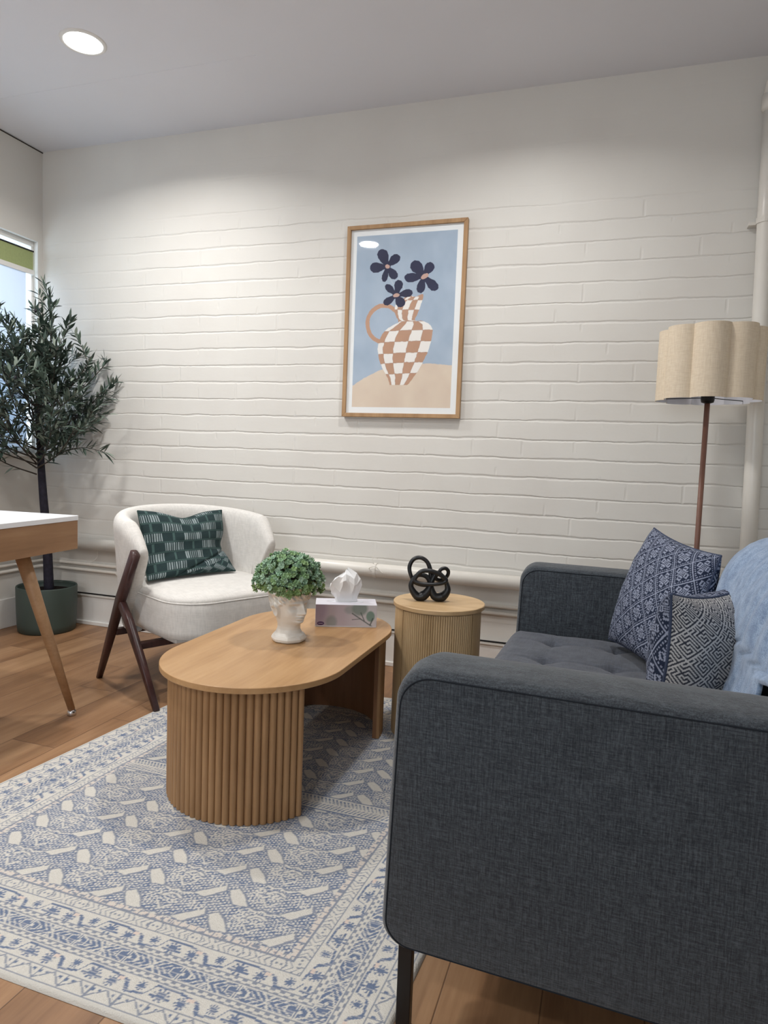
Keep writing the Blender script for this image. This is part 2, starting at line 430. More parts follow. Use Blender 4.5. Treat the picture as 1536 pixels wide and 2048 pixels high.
gt.links.new(tr.outputs[0], mx.inputs[1]); gt.links.new(gl.outputs[0], mx.inputs[2]); gt.links.new(mx.outputs[0], oo.inputs[0])
MB().box(XL-.056, XL-.050, w['y0']+.03, 2.25, w['z0']+.035, w['z1']-.028).box(XL-.056, XL-.050, 2.28, w['y1']-.018, w['z0']+.035, w['z1']-.028).build('glass_pane', gm, win, world=True)
MB().box(XL-.03, XL+.025, w['y0']-.03, w['y1'], w['z0']-.022, w['z0']).build('window_sill', M_TRIMW, win, world=True, bevel=.003)
# roller blind inside the opening
bl = thing('roller_blind', 'white translucent roller blind with green header hanging in the left window', 'blind', (XL-.012, 2.3, w['z1']-.04))
MB().box(XL-.016, XL-.012, w['y0']+.03, w['y1']-.022, 2.012, 2.112).build('header_cloth', M_GREEN, bl, world=True, label='olive green band at the top of the blind')
MB().box(XL-.020, XL-.008, w['y0']+.03, w['y1']-.020, 2.112, 2.119).build('header_rail', M_CABLEB, bl, world=True, label='thin black rail')
MB().box(XL-.022, XL-.006, w['y0']+.03, w['y1']-.018, 1.985, 2.012).build('cross_rail', M_TRIMW, bl, world=True, bevel=.003)
MB().box(XL-.015, XL-.0135, w['y0']+.03, w['y1']-.072, w['z0']+.02, 1.985).build('blind_cloth', M_BLIND, bl, world=True)

# ------------------------------------------------------------------ pipes and cables on the walls
def elbow_path(a, b, r=.04): return [a, b]
hp = thing('heating_pipe', 'thick cream-painted pipe running horizontally along the brick wall at knee height', 'pipe', (-1.1, WY-.045, .44))
MB().tube([(XL+.03, WY-.045, .475), (.515, WY-.045, .475)], .033, 24).build('pipe_run', M_PIPE, hp, world=True, smooth=True)
for x in (-2.55, -1.05, .2):
    b = MB(); b.tube([(x-.008, WY-.045, .475), (x+.008, WY-.045, .475)], .0365, 24); b.box(x-.006, x+.006, WY-.03, WY, .47, .48)
    b.build('pipe_clip', M_PIPE, hp, world=True)
hp2 = thing('heating_pipe', 'thick white pipe low on the left wall under the desk', 'pipe', (XL+.045, 1.6, .44))
MB().tube([(XL+.045, 0.2, .475), (XL+.045, WY-.1, .475)], .033, 24).build('pipe_run', M_PIPE, hp2, world=True, smooth=True)
for z, lab in ((.352, 'upper of two thin painted conduits below the thick pipe'), (.318, 'lower of two thin painted conduits below the thick pipe')):
    c = thing('conduit', lab, 'conduit', (-1.1, WY-.012, z))
    pts = [(XL+.012, 0.3, z), (XL+.012, WY-.05, z), (XL+.018, WY-.022, z), (XL+.05, WY-.012, z), (XR, WY-.012, z)]
    MB().tube(pts, .0095, 12).build('conduit_run', M_PIPE, c, world=True, smooth=True)
    for x in (-2.6, -1.6, -.3): MB().box(x-.008, x+.008, WY-.026, WY, z-.013, z+.013).build('saddle', M_PIPE, c, world=True, bevel=.003)
cb = MB().tube([(XL+.1, WY-.018, .183), (-2.5, WY-.018, .1835), (-1.5, WY-.018, .183), (XR, WY-.018, .1832)], .004, 8).build('cable', M_CABLEB, smooth=True)
tag(cb, 'thin black cable lying along the top of the skirting board', 'cable')
cb = MB().tube(catmull([(XL+.05, 2.0, .012), (XL+.06, 2.5, .012), (XL+.055, 2.74, .012), (XL+.03, 2.80, .02)], 8), .006, 8).build('cable', M_CABLEB, smooth=True)
tag(cb, 'black power cable on the floor at the left wall beside the green planter', 'cable')
cb = MB().tube(catmull([(-2.74, WY-.02, .435), (-2.735, WY-.03, .40), (-2.76, WY-.035, .375), (-2.78, WY-.03, .365)], 6), .0015, 6).build('loose_wire', M_CABLEW, smooth=True)
tag(cb, 'short white wire end sticking out below the pipe near the armchair', 'wire')
cb = MB().tube(catmull([(-1.06, WY-.082, .475), (-1.07, WY-.085, .49), (-1.04, WY-.084, .50), (-1.02, WY-.082, .485), (-1.0, WY-.083, .47)], 6), .0018, 6)
cb.tube(catmull([(-1.05, WY-.078, .51), (-1.06, WY-.07, .54), (-1.035, WY-.06, .535)], 6), .0015, 6)
tag(cb.build('loose_wire', M_PIPE, smooth=True), 'small curl of painted-over wire on the thick pipe above the tissue box', 'wire')

vp = thing('riser_pipe', 'cream painted vertical riser pipe at the right end of the brick wall', 'pipe', (.545, WY-.045, 0))
MB().tube([(.575, WY-.055, .16), (.56, WY-.055, 1.0), (.535, WY-.055, 2.03), (.528, WY-.055, 2.44)], .031, 24).build('pipe_run', M_PIPE, vp, world=True, smooth=True)
MB().tube([(.528, WY-.055, 2.44), (.5275, WY-.055, 2.447), (.527, WY-.055, 2.46), (.5265, WY-.055, 2.50)], [.031, .037, .038, .038], 24).build('coupling', M_PIPE, vp, world=True, smooth=True)
MB().tube([(.5265, WY-.055, 2.50), (.530, WY-.055, 2.54), (.55, WY-.055, 2.57), (.60, WY-.055, 2.585), (XR-.01, WY-.055, 2.585)], .033, 24).build('elbow', M_PIPE, vp, world=True, smooth=True)
b = MB().tube([(.535, WY-.055, 2.008), (.5345, WY-.055, 2.03)], .034, 24); b.box(.478, .515, WY-.040, WY-.002, 2.010, 2.022)
b.build('pipe_clip', M_PIPE, vp, world=True)

# ------------------------------------------------------------------ ceiling downlights
def downlight(loc, label, seen=True, first=[None]):
    t = thing('ceiling_downlight', label, 'ceiling light', (loc[0], loc[1], ZC), 0, 'round recessed ceiling downlights')
    n = 48
    pr = MB().lathe([(.074, -.001), (.076, -.006), (.086, -.006), (.090, -.003), (.091, 0.0)], n=n, cap=False)
    pr.build('trim_ring', M_TRIMW, t, smooth=True)
    d = MB().lathe([(.0755, -.004), (.0755, -.002)], n=n); d.build('diffuser', M_LED, t)
    l = area('downlight_lamp', (loc[0], loc[1], ZC-.008), (0, 0, 0), .14, LAMP_W*(.72 if loc[0] == -.45 else 1), LAMP_COL, 'DISK', spread=150)
    return t
M_LED = mat_emit('led_diffuser', (1, .99, .96, 1), LAMP_EMIT)
downlight(DOWNLIGHTS[0], 'glowing round downlight in the ceiling near the left wall')
for p, lab in zip(DOWNLIGHTS[1:], ('round downlight reflected in the picture glass, above the desk', 'round downlight above the side table and the far sofa arm',
                  'unseen round downlight assumed behind the camera on the left side', 'unseen round downlight assumed behind the camera on the right side')):
    downlight(p, lab)

# ------------------------------------------------------------------ rug
rugc = dict(BL=(-1.722, .945), BR=(-.318, .930), TL=(-1.585, 2.66), TR=(-.215, 2.70))
def build_rug():
    Wd, Ln = 1.40, 1.75; st = .0026
    nu, nv = int(Wd/st)+1, int(Ln/st)+1
    u = np.linspace(0, 1, nu); v = np.linspace(0, 1, nv); U, Vv = np.meshgrid(u, v)
    P = np.zeros((nv, nu, 3))
    for k in range(2):
        P[..., k] = (rugc['BL'][k]*(1-U)+rugc['BR'][k]*U)*(1-Vv)+(rugc['TL'][k]*(1-U)+rugc['TR'][k]*U)*Vv
    x, y = U*Wd, Vv*Ln
    e = np.minimum(np.minimum(x, Wd-x), np.minimum(y, Ln-y))
    P[..., 2] = .0075+.0008*vnoise(x*14, y*14)+.0025*np.exp(-((y/.03)**2))*vnoise(x*4, y*0, 3)
    P[..., 2] *= np.clip((e/.006), .0, 1)**.5*.9+.1
    dx = np.minimum(x, Wd-x); dy = np.minimum(y, Ln-y)
    side = dy < dx                       # horizontal borders
    d = np.where(side, dy, dx); s = np.where(side, x-Wd/2, y-Ln/2)
    B = np.zeros_like(d)                 # 0 cream, 1 blue, 2 grey-blue line, 3 pinkish
    def setm(m, val): B[m] = val
    fr = lambda a: a-np.floor(a)
    line = lambda q, c, w: np.abs(q-c) < w
    # hem and zigzag triangles
    p = .062; t = np.abs(fr(s/p)*2-1)
    z = (d >= .014) & (d < .045)
    setm(z & line(d, .017+.026*t, .0022), 2)
    setm(z & (np.abs(fr(s/p)-.5) < .028) , 2)
    setm(z & (d > .030+.010*t) & (d < .041) & (fr(s/.0155) < .42) & (t < .7), 1)
    setm(line(d, .013, .0014), 2); setm(line(d, .046, .0014), 2)
    # vine + bird bands
    def vine(a, b, ph):
        m = (d > a) & (d < b); h = b-a; q = (d-a)/h; P0 = .155; f = fr((s+ph)/P0)
        # trapezoid vine line
        yv = np.interp(f, [0, .30, .38, .62, .70, 1], [.85, .62, .10, .25, .85, .85])
        setm(m & (np.abs(q-yv) < .065), 1)
        steep = (np.abs(f-.34) < .055) & (q > .08) & (q < .66) & (np.abs((f-.30)/.09-(.62-q)/.55) < .35)
        setm(m & steep, 1)
        def blob(cf, cq, rf, rq, teeth=True):
            ef = (f-cf)/rf; eq = (q-cq)/rq; r = np.sqrt(ef**2+eq**2)
            k = 1+.30*np.sign(np.sin(np.arctan2(eq, ef)*9+cf*30)) if teeth else 1
            return m & (r < .85*k)
        setm(blob(.13, .36, .085, .30), 1); setm(blob(.52, .58, .06, .26), 1); setm(blob(.83, .42, .10, .34), 1)
        setm(m & (np.abs(f-.83) < .15) & (np.abs(q-.32) < .06), 1)
        setm(m & (np.abs(f-.205) < .045) & (np.abs(q-.62) < .10), 3)
    vine(.050, .094, 0); vine(.160, .203, .06)
    # scalloped lines
    for c0 in (.100, .154):
        m = line(d, c0, .0066); ww = .0036*np.sign(np.sin(s/.020*2*PI))
        setm(m & line(d, c0+ww, .0024), 2)
        setm(line(d, c0-.0068, .0011), 2); setm(line(d, c0+.0068, .0011), 2)
    # blue chevron band
    m = (d > .110) & (d < .145); q = (d-.1275)/.0175; P1 = .125; f = fr(s/P1+.25)
    setm(m, 1)
    g = fr((s-.022*np.sign(fr(s/P1+.25)-.5)*(1-np.abs(q))*1.0)/.0145)
    setm(m & (g < .30) & (np.abs(f-.5) > .19), 0)
    setm(m & (np.abs(np.abs(f-.5)*P1-.003) < .0017) & (np.abs(q) > .15), 0)
    hexa = np.maximum(np.abs(f-.5)*P1/.021, (np.abs(f-.5)*P1*.5+np.abs(q)*.0175)/.0175)
    setm(m & (np.abs(hexa-1.02) < .09), 0)
    setm(m & (((f-.5)*P1-.006)**2+(q*.0175)**2 < .0042**2), 0)
    f2 = fr(s/P1+.75); setm(m & (np.abs(np.abs(f2-.5)*P1-np.abs(q)*.012) < .0018), 0)
    # grey chevron band
    m = (d > .207) & (d < .232); q = (d-.2195)/.0125; P2 = .098; f = fr(s/P2)
    g = fr((s-.011*np.sign(f-.5)*(1-np.abs(q)))/.0135)
    setm(m & (g < .22) & (np.abs(f-.5) > .17), 2)
    hexa = np.abs(f-.5)*P2/.016+np.abs(q)*.35
    setm(m & (np.abs(hexa-1) < .10), 2)
    setm(m & (np.abs(np.abs(f-.5)*P2-.005) < .0024) & (np.abs(q) < .2), 2)
    for c0 in (.205, .2335, .2365, .251): setm(line(d, c0, .0010), 2)
    # small pinkish guard band
    m = (d > .238) & (d < .250); f = fr(s/.021)
    setm(m & (fr((s+d*1.2)/.0075) < .42), 3); setm(m & (f < .12), 2); setm(m & (vnoise(s*160, d*160, 5) > .66), 2)
    # field: lattice of feather motifs
    F = d > .252
    X = P[..., 0]; Y = P[..., 1]
    px, py = .218, .0878
    cx = (X+1.178+(Y-1.3)*-.012)/px; cy = (Y-1.214)/py
    top = Y > 1.80
    cx = np.where(top, cx+.5, cx); 
    ix = np.floor(cx); iy = np.floor(cy); a = (cx-ix)*px; b = (cy-iy)*py
    setm(F, 1)
    # flecks: small star dots on rotated grid
    def flecks(ang, sp, r, xx, yy, jitter=0):
        ca, sa = math.cos(ang), math.sin(ang); p1 = (xx*ca+yy*sa)/sp; p2 = (-xx*sa+yy*ca)/sp
        p1 = p1+.5*(np.floor(p2) % 2); q1 = np.abs(fr(p1)-.5); q2 = np.abs(fr(p2)-.5)
        return (q1*q1+q2*q2 < r*r) | ((q1 < .10) & (q2 < .40)) | ((q2 < .10) & (q1 < .40))
    setm(F & flecks(.5, .0088, .30, X, Y), 0)
    dense = (a > .02) & (a < .10) & (b > .018) & (b < .052)
    setm(F & dense & flecks(.95, .0105, .34, X, Y), 0)
    setm(F & (fr((X*.3+Y)/.0095) < .2) & (vnoise(X*22, Y*40, 9) > .58), 1)
    def poly(pts, val, ox=0, oy=0):
        for sx in (-1, 0, 1):
            for sy in (-1, 0, 1):
                aa, bb = a+sx*px-ox, b+sy*py-oy
                ins = np.zeros(a.shape, bool); n = len(pts)
                for i in range(n):
                    (x1, y1), (x2, y2) = pts[i], pts[(i+1) % n]
                    if y1 == y2: continue
                    c = ((y1 > bb) != (y2 > bb)) & (aa < (x2-x1)*(bb-y1)/(y2-y1)+x1)
                    ins ^= c
                setm(F & ins, val)
    def stroke(pts, wdt, val):
        for (x1, y1), (x2, y2) in zip(pts[:-1], pts[1:]):
            for sx in (-1, 0, 1):
                for sy in (-1, 0, 1):
                    aa, bb = a+sx*px, b+sy*py
                    L2 = (x2-x1)**2+(y2-y1)**2; t = np.clip(((aa-x1)*(x2-x1)+(bb-y1)*(y2-y1))/L2, 0, 1)
                    setm(F & (np.hypot(aa-x1-t*(x2-x1), bb-y1-t*(y2-y1)) < wdt), val)
    # winged motif: two cream wings either side of a stem, joined by a double line
    stroke([(.030, -.019), (.060, -.028), (.074, -.020), (.088, -.028), (.116, -.018)], .0040, 2)
    stroke([(.030, -.022), (.060, -.031), (.074, -.024), (.088, -.031), (.116, -.021)], .0024, 0)
    stroke([(.056, .012), (.066, .002), (.074, -.008), (.082, .002), (.092, .012)], .0022, 0)
    stroke([(.060, .015), (.074, -.002), (.088, .015)], .0012, 2)
    poly([(-.002, -.029), (.041, -.025), (.017, .010), (-.012, .033), (-.036, .017), (-.024, -.003)], 2)
    poly([(.002, -.026), (.035, -.022), (.012, .008), (-.014, .028), (-.031, .015), (-.020, -.002)], 0)
    poly([(.108, -.021), (.145, -.031), (.169, -.006), (.183, .012), (.174, .034), (.143, .012)], 2)
    poly([(.113, -.020), (.142, -.026), (.164, -.003), (.178, .012), (.171, .028), (.146, .008)], 0)
    poly([(.046, .028), (.058, .030), (.066, .040), (.078, .043), (.092, .036), (.106, .036), (.100, .046), (.088, .053), (.076, .052), (.066, .056), (.060, .048), (.050, .042)], 2)
    poly([(.050, .031), (.058, .033), (.067, .043), (.079, .046), (.092, .039), (.102, .038), (.096, .044), (.086, .050), (.076, .049), (.066, .052), (.061, .045), (.053, .040)], 0)
    for q_ in range(5): stroke([(.128+.010*q_, .022-.002*q_), (.120+.012*q_, .050-.004*q_)], .0014, 0)
    for q_ in range(4): stroke([(.030+.008*q_, -.006+.003*q_), (.022+.010*q_, .022)], .0013, 0)
    # cross band through the middle
    m = F & (np.abs(Y-(1.765)) < .040); q = (Y-1.765)/.040
    setm(m, 1)
    setm(m & (fr((X+np.abs(q)*.02)/.012) < .5) & (np.abs(q) < .75), 0)
    setm(m & (np.abs(np.abs(q)-.8) < .07), 0); setm(m & (np.abs(q) < .08), 0); setm(m & (fr((X-Y)/.0075) < .35) & (np.abs(q) < .5), 0)
    cream = np.array(srgb(200, 197, 190)[:3]); blue = np.array(srgb(104, 117, 142)[:3]); grey = np.array(srgb(132, 138, 150)[:3]); pink = np.array(srgb(206, 190, 180)[:3])
    pal = np.stack([cream, blue, grey, pink]); C = pal[B.astype(int)]
    # woven mottling: broken horizontal threads inside the blue
    th = (fr(y/.0062) < .35) & (vnoise(x*60, y*160, 11) > .38)
    C = np.where(((B == 1) & th)[..., None], C*.55+cream*.45, C)
    C = C*(1+.10*(vnoise(x*300, y*300, 2)-.5)[..., None])
    hem = e < .010; C = np.where(hem[..., None], cream*.92, C)
    rug = fast_grid('rug', P, M_V_RUG)
    colors(rug, C.reshape(-1, 3))
    rug.location.z = 0
    tag(rug, 'flat woven rug in cream and faded blue with patterned borders under the coffee table', 'rug')
build_rug()
RZ = .0085

# ------------------------------------------------------------------ coffee table
ct = thing('coffee_table', 'oval oak coffee table with fluted curved base on the rug', 'coffee table', (-.982, 2.01, RZ))
def capsule(cx, y0, y1, r, n=40):
    P = [(cx+r*math.cos(a), y1-r+r*math.sin(a)) for a in np.linspace(0, PI, n)]
    P += [(cx+r*math.cos(a), y0+r+r*math.sin(a)) for a in np.linspace(PI, 2*PI, n)]
    return P
TZ = .402
cxT = -.985
MB().prism(capsule(cxT, 1.522, 2.515, .284), TZ-.018, TZ).build('tabletop', M_OAKTOP, ct, world=True, bevel=.0025, seg=3)
def shell(name, cy, a0, a1, flutes_out, r=.247, th=.016):
    pn = thing  # noqa
    body = MB(); n = 60; A = np.linspace(a0, a1, n)
    poly = [(cxT+r*math.cos(a), cy+r*math.sin(a)) for a in A]+[(cxT+(r-th)*math.cos(a), cy+(r-th)*math.sin(a)) for a in A[::-1]]
    o = body.prism(poly, RZ, TZ-.018).build(name, M_OAKIN, ct, world=True, bevel=.0015)
    sp = .0205; nf = int(round((a1-a0)*r/sp))
    fl = MB()
    for k in range(nf):
        a = a0+(k+.5)*(a1-a0)/nf; c = (cxT+(r-.001)*math.cos(a), cy+(r-.001)*math.sin(a))
        ring = []; m = 9
        for z in (RZ+.001, TZ-.019):
            for i in range(m):
                b = a-PI/2+PI*i/(m-1); ring.append((c[0]+.0099*math.cos(b), c[1]+.0099*math.sin(b), z))
        fl.add(ring, [(i, i+1, m+i+1, m+i) for i in range(m-1)]+[tuple(range(m))[::-1], tuple(range(m, 2*m)), (0, m, 2*m-1, m-1)])
    f = fl.build('fluted_cladding', M_OAKV, o, world=True); smooth_auto(f, 35)
shell('curved_leg', 1.800, math.radians(180-6), math.radians(360-28), True)
shell('curved_leg', 2.262, math.radians(-2), math.radians(182), True)

# ------------------------------------------------------------------ side table
st = thing('side_table', 'small round ash side table with reeded sides beside the sofa', 'side table', (-.566, 2.42, RZ))
SR = .163; sc = (-.566, 2.42)
MB().lathe([(SR+.004, .484), (SR+.006, .486), (SR+.006, .498), (SR+.004, .5)], (sc[0], sc[1], 0), 96).build('tabletop', M_ASHTOP, st, world=True, bevel=0, smooth=False)
MB().lathe([(SR-.006, RZ), (SR-.006, .484)], (sc[0], sc[1], 0), 96).build('drum', M_ASH, st, world=True)
rd = MB()
for k in range(33):
    a = math.radians(233+k*3.05)
    c = (sc[0]+(SR-.0055)*math.cos(a), sc[1]+(SR-.0055)*math.sin(a)); m = 7; ring = []
    for z in (RZ+.004, .480):
        for i in range(m):
            b = a-PI/2+PI*i/(m-1); ring.append((c[0]+.0042*math.cos(b), c[1]+.0042*math.sin(b), z))
    rd.add(ring, [(i, i+1, m+i+1, m+i) for i in range(m-1)]+[tuple(range(m))[::-1], tuple(range(m, 2*m))])
smooth_auto(rd.build('reeded_door', M_ASH, st, world=True), 35)
for a0, a1 in ((196, 231), (333, 352)):
    A = np.radians(np.linspace(a0, a1, 14)); ro, ri = SR-.0015, SR-.004
    MB().prism([(sc[0]+ro*math.cos(a), sc[1]+ro*math.sin(a)) for a in A]+[(sc[0]+ri*math.cos(a), sc[1]+ri*math.sin(a)) for a in A[::-1]], RZ+.002, .483).build('side_panel', M_ASH, st, world=True)

# ------------------------------------------------------------------ black knot sculpture
def sculpture():
    # crop pixels -> metres in a plane facing the camera
    cxp, zp, S = 1004, 318, 1438.
    ax = Vector((.949, .314, 0)); dp = Vector((.31, -.95, 0)); O = Vector((-.603, 2.405, .5))
    def W(px, py, d=0): return O+ax*((px-cxp)/S)+Vector((0, 0, (zp-py)/S))+dp*d
    t = thing('knot_sculpture', 'matt black abstract knot ornament of looping rings on the side table', 'ornament', (-.603, 2.405, .5))
    def loop(name, pts, rad, closed=True):
        P = catmull([W(*p) for p in pts], 10, closed)
        m = len(pts); R = []
        for i in range(len(P)):
            f = i/10; a = int(f) % m; b = (a+1) % m if closed else min(a+1, m-1); R.append((rad[a]*(1-(f-int(f)))+rad[b]*(f-int(f)))/S)
        MB().tube(P, R, 16, closed=closed).build(name, M_BLACK, t, world=True, smooth=True)
    loop('ring', [(908, 245, .0), (918, 205, 0), (945, 180, 0), (985, 185, 0), (1008, 215, 0), (1004, 255, 0), (975, 290, 0), (940, 292, 0)], [14, 13, 12, 13, 15, 20, 27, 22])
    loop('ring', [(1014, 240, .0), (1022, 200, 0), (1045, 165, 0), (1075, 185, 0), (1098, 225, 0), (1102, 260, 0), (1075, 292, 0), (1035, 290, 0)], [15, 14, 13, 12, 13, 18, 26, 22])
    loop('ring', [(925, 200, .018), (955, 158, .02), (1000, 150, .022), (1050, 165, .022), (1090, 195, .02), (1070, 214, .022), (1010, 222, .024), (950, 218, .022)], [11, 12, 12, 12, 11, 10, 10, 10])
    loop('ring', [(905, 185, -.006), (896, 140, -.01), (915, 100, -.01), (950, 88, -.008), (985, 105, -.006), (1005, 145, -.004), (1010, 200, -.004), (990, 235, -.01), (930, 225, -.012)], [10, 11, 11, 11, 11, 12, 12, 10, 10])
    loop('ring', [(1050, 165, .01), (1062, 143, .012), (1085, 137, .008), (1102, 152, .002), (1100, 178, -.004), (1080, 200, -.008), (1055, 205, -.006), (1035, 190, .002)], [9, 10, 10, 10, 10, 10, 11, 10])
sculpture()

# ------------------------------------------------------------------ tissue box
tb = thing('tissue_box', 'pink and grey printed tissue box on the oak coffee table', 'tissue box', (-.895, 2.315, TZ), math.atan2(.086, .204))
def tissue():
    w2, d2, h = .112, .055, .083
    # card sides as colour grid on the front, plain elsewhere
    body = MB().box(-w2, w2, -d2, d2, 0.0, h)
    body.build('carton', plain('card_plain', srgb(206, 204, 212), .5, .4, nscale=10, namt=.03), tb, bevel=.001)
    nu, nv = 220, 84; U, V = np.meshgrid(np.linspace(0, 1, nu), np.linspace(0, 1, nv))
    P = np.stack([-w2+.001+U*(2*w2-.002), np.full_like(U, -d2-.0006), .001+V*(h-.002)], -1)
    base = np.array(srgb(176, 164, 172)[:3]); pale = np.array(srgb(196, 194, 198)[:3]); grn = np.array(srgb(120, 134, 128)[:3]); vio = np.array(srgb(146, 132, 156)[:3]); dk = np.array(srgb(70, 82, 80)[:3]); pur = np.array(srgb(66, 34, 84)[:3])
    def soft(f, w=.05): return np.clip(.5-f/w, 0, 1)[..., None]
    C = np.broadcast_to(base, U.shape+(3,)).copy()
    C = C+(pale-C)*np.clip((U-.45)*2.2, 0, .9)[..., None]
    C = C+(vio-C)*soft(np.hypot((U-.06)/.13, (V-.8)/.7)-1, .8)*.7
    C = C+(grn-C)*soft(np.hypot((U-.26)/.09, (V-.22)/.28)-1, .5)*.6
    C = C+(grn-C)*soft(np.hypot((U-.72)/.13, (V-.85)/.32)-1, .4)*.9
    C = C+(grn-C)*soft(np.hypot((U-.56)/.09, (V-.78)/.18)-1, .6)*.5
    C = C+(np.array(srgb(104, 134, 122)[:3])-C)*soft(np.hypot((U-.90)/.07, (V-.50)/.24)-1, .3)*.9
    for (x1, y1, x2, y2, wd) in ((.60, .62, .94, .02, .010), (.80, .30, .74, .66, .008), (.90, .12, .94, .40, .012), (.74, .38, .60, .34, .006)):
        tt = np.clip(((U-x1)*(x2-x1)+(V-y1)*(y2-y1)*.14)/((x2-x1)**2+(y2-y1)**2*.14), 0, 1)
        C = C+(dk-C)*soft(np.hypot(U-x1-tt*(x2-x1), (V-y1-tt*(y2-y1))*.37)-wd, .008)*.8
    lg = np.hypot((U-.085)/.058, (V-.15)/.085)
    C = C+(pur-C)*soft(lg-1, .15)
    C = C+(pale-C)*soft(np.maximum(np.abs(U-.085)/.035, np.abs(V-.15)/.014)-1, .4)*.8
    C = np.where((V < .05)[..., None], pale, C)
    o = fast_grid('printed_front', P, M_V_CARD, tb); o['label'] = 'carton front with green leaf print and purple oval logo'; colors(o, C.reshape(-1, 3))
    MB().prism([( .065*math.cos(a), .022*math.sin(a)) for a in np.linspace(0, 2*PI, 32, endpoint=False)], h, h+.0008).build('opening', M_SHADEIN, tb)
    # crumpled tissue: folded fan rising from the slot
    rng = np.random.default_rng(21); n, nr = 24, 7
    zz_ = [0, .02, .05, .075, .095, .108, .116]; aa_ = [.040, .044, .056, .060, .046, .024, .006]; bb_ = [.012, .018, .026, .028, .020, .010, .004]
    amp_ = [.10, .26, .34, .34, .34, .3, .2]
    fold = [(rng.uniform(0, 2*PI), rng.uniform(.5, 1.0), rng.uniform(-14, 14)) for _ in range(9)]
    V3 = []
    for j in range(nr):
        z = .116*j/(nr-1); a = np.interp(z, zz_, aa_); b = np.interp(z, zz_, bb_); am = np.interp(z, zz_, amp_)
        for k in range(n):
            t = 2*PI*k/n; f = 0
            for c0, w0, dr in fold:
                d = (t-c0-dr*z+PI) % (2*PI)-PI; f = max(f, w0*(1-abs(d)/.36))
            r = 1-am*.55+am*f*1.25
            zt = z+(.010*math.cos(t+.6)+.012*(f-.5))*min(1, z/.05)
            jt = .0035*min(1, z/.03)
            V3.append((a*r*math.cos(t)-.002+jt*rng.uniform(-1, 1), b*r*math.sin(t)+jt*rng.uniform(-1, 1), h+zt+jt*rng.uniform(-1, 1)))
    F = grid_faces(n, nr, 0, True)
    tri = []
    for q, f in enumerate(F): tri += [(f[0], f[1], f[2]), (f[0], f[2], f[3])] if rng.random() < .5 else [(f[0], f[1], f[3]), (f[1], f[2], f[3])]
    tri.append(tuple((nr-1)*n+k for k in range(n)))
    o = mesh('tissue', V3, tri, M_PAPER, tb, smooth=True, label='crumpled white tissue pulled up from the slot')
    smooth_auto(o, 22)
tissue()

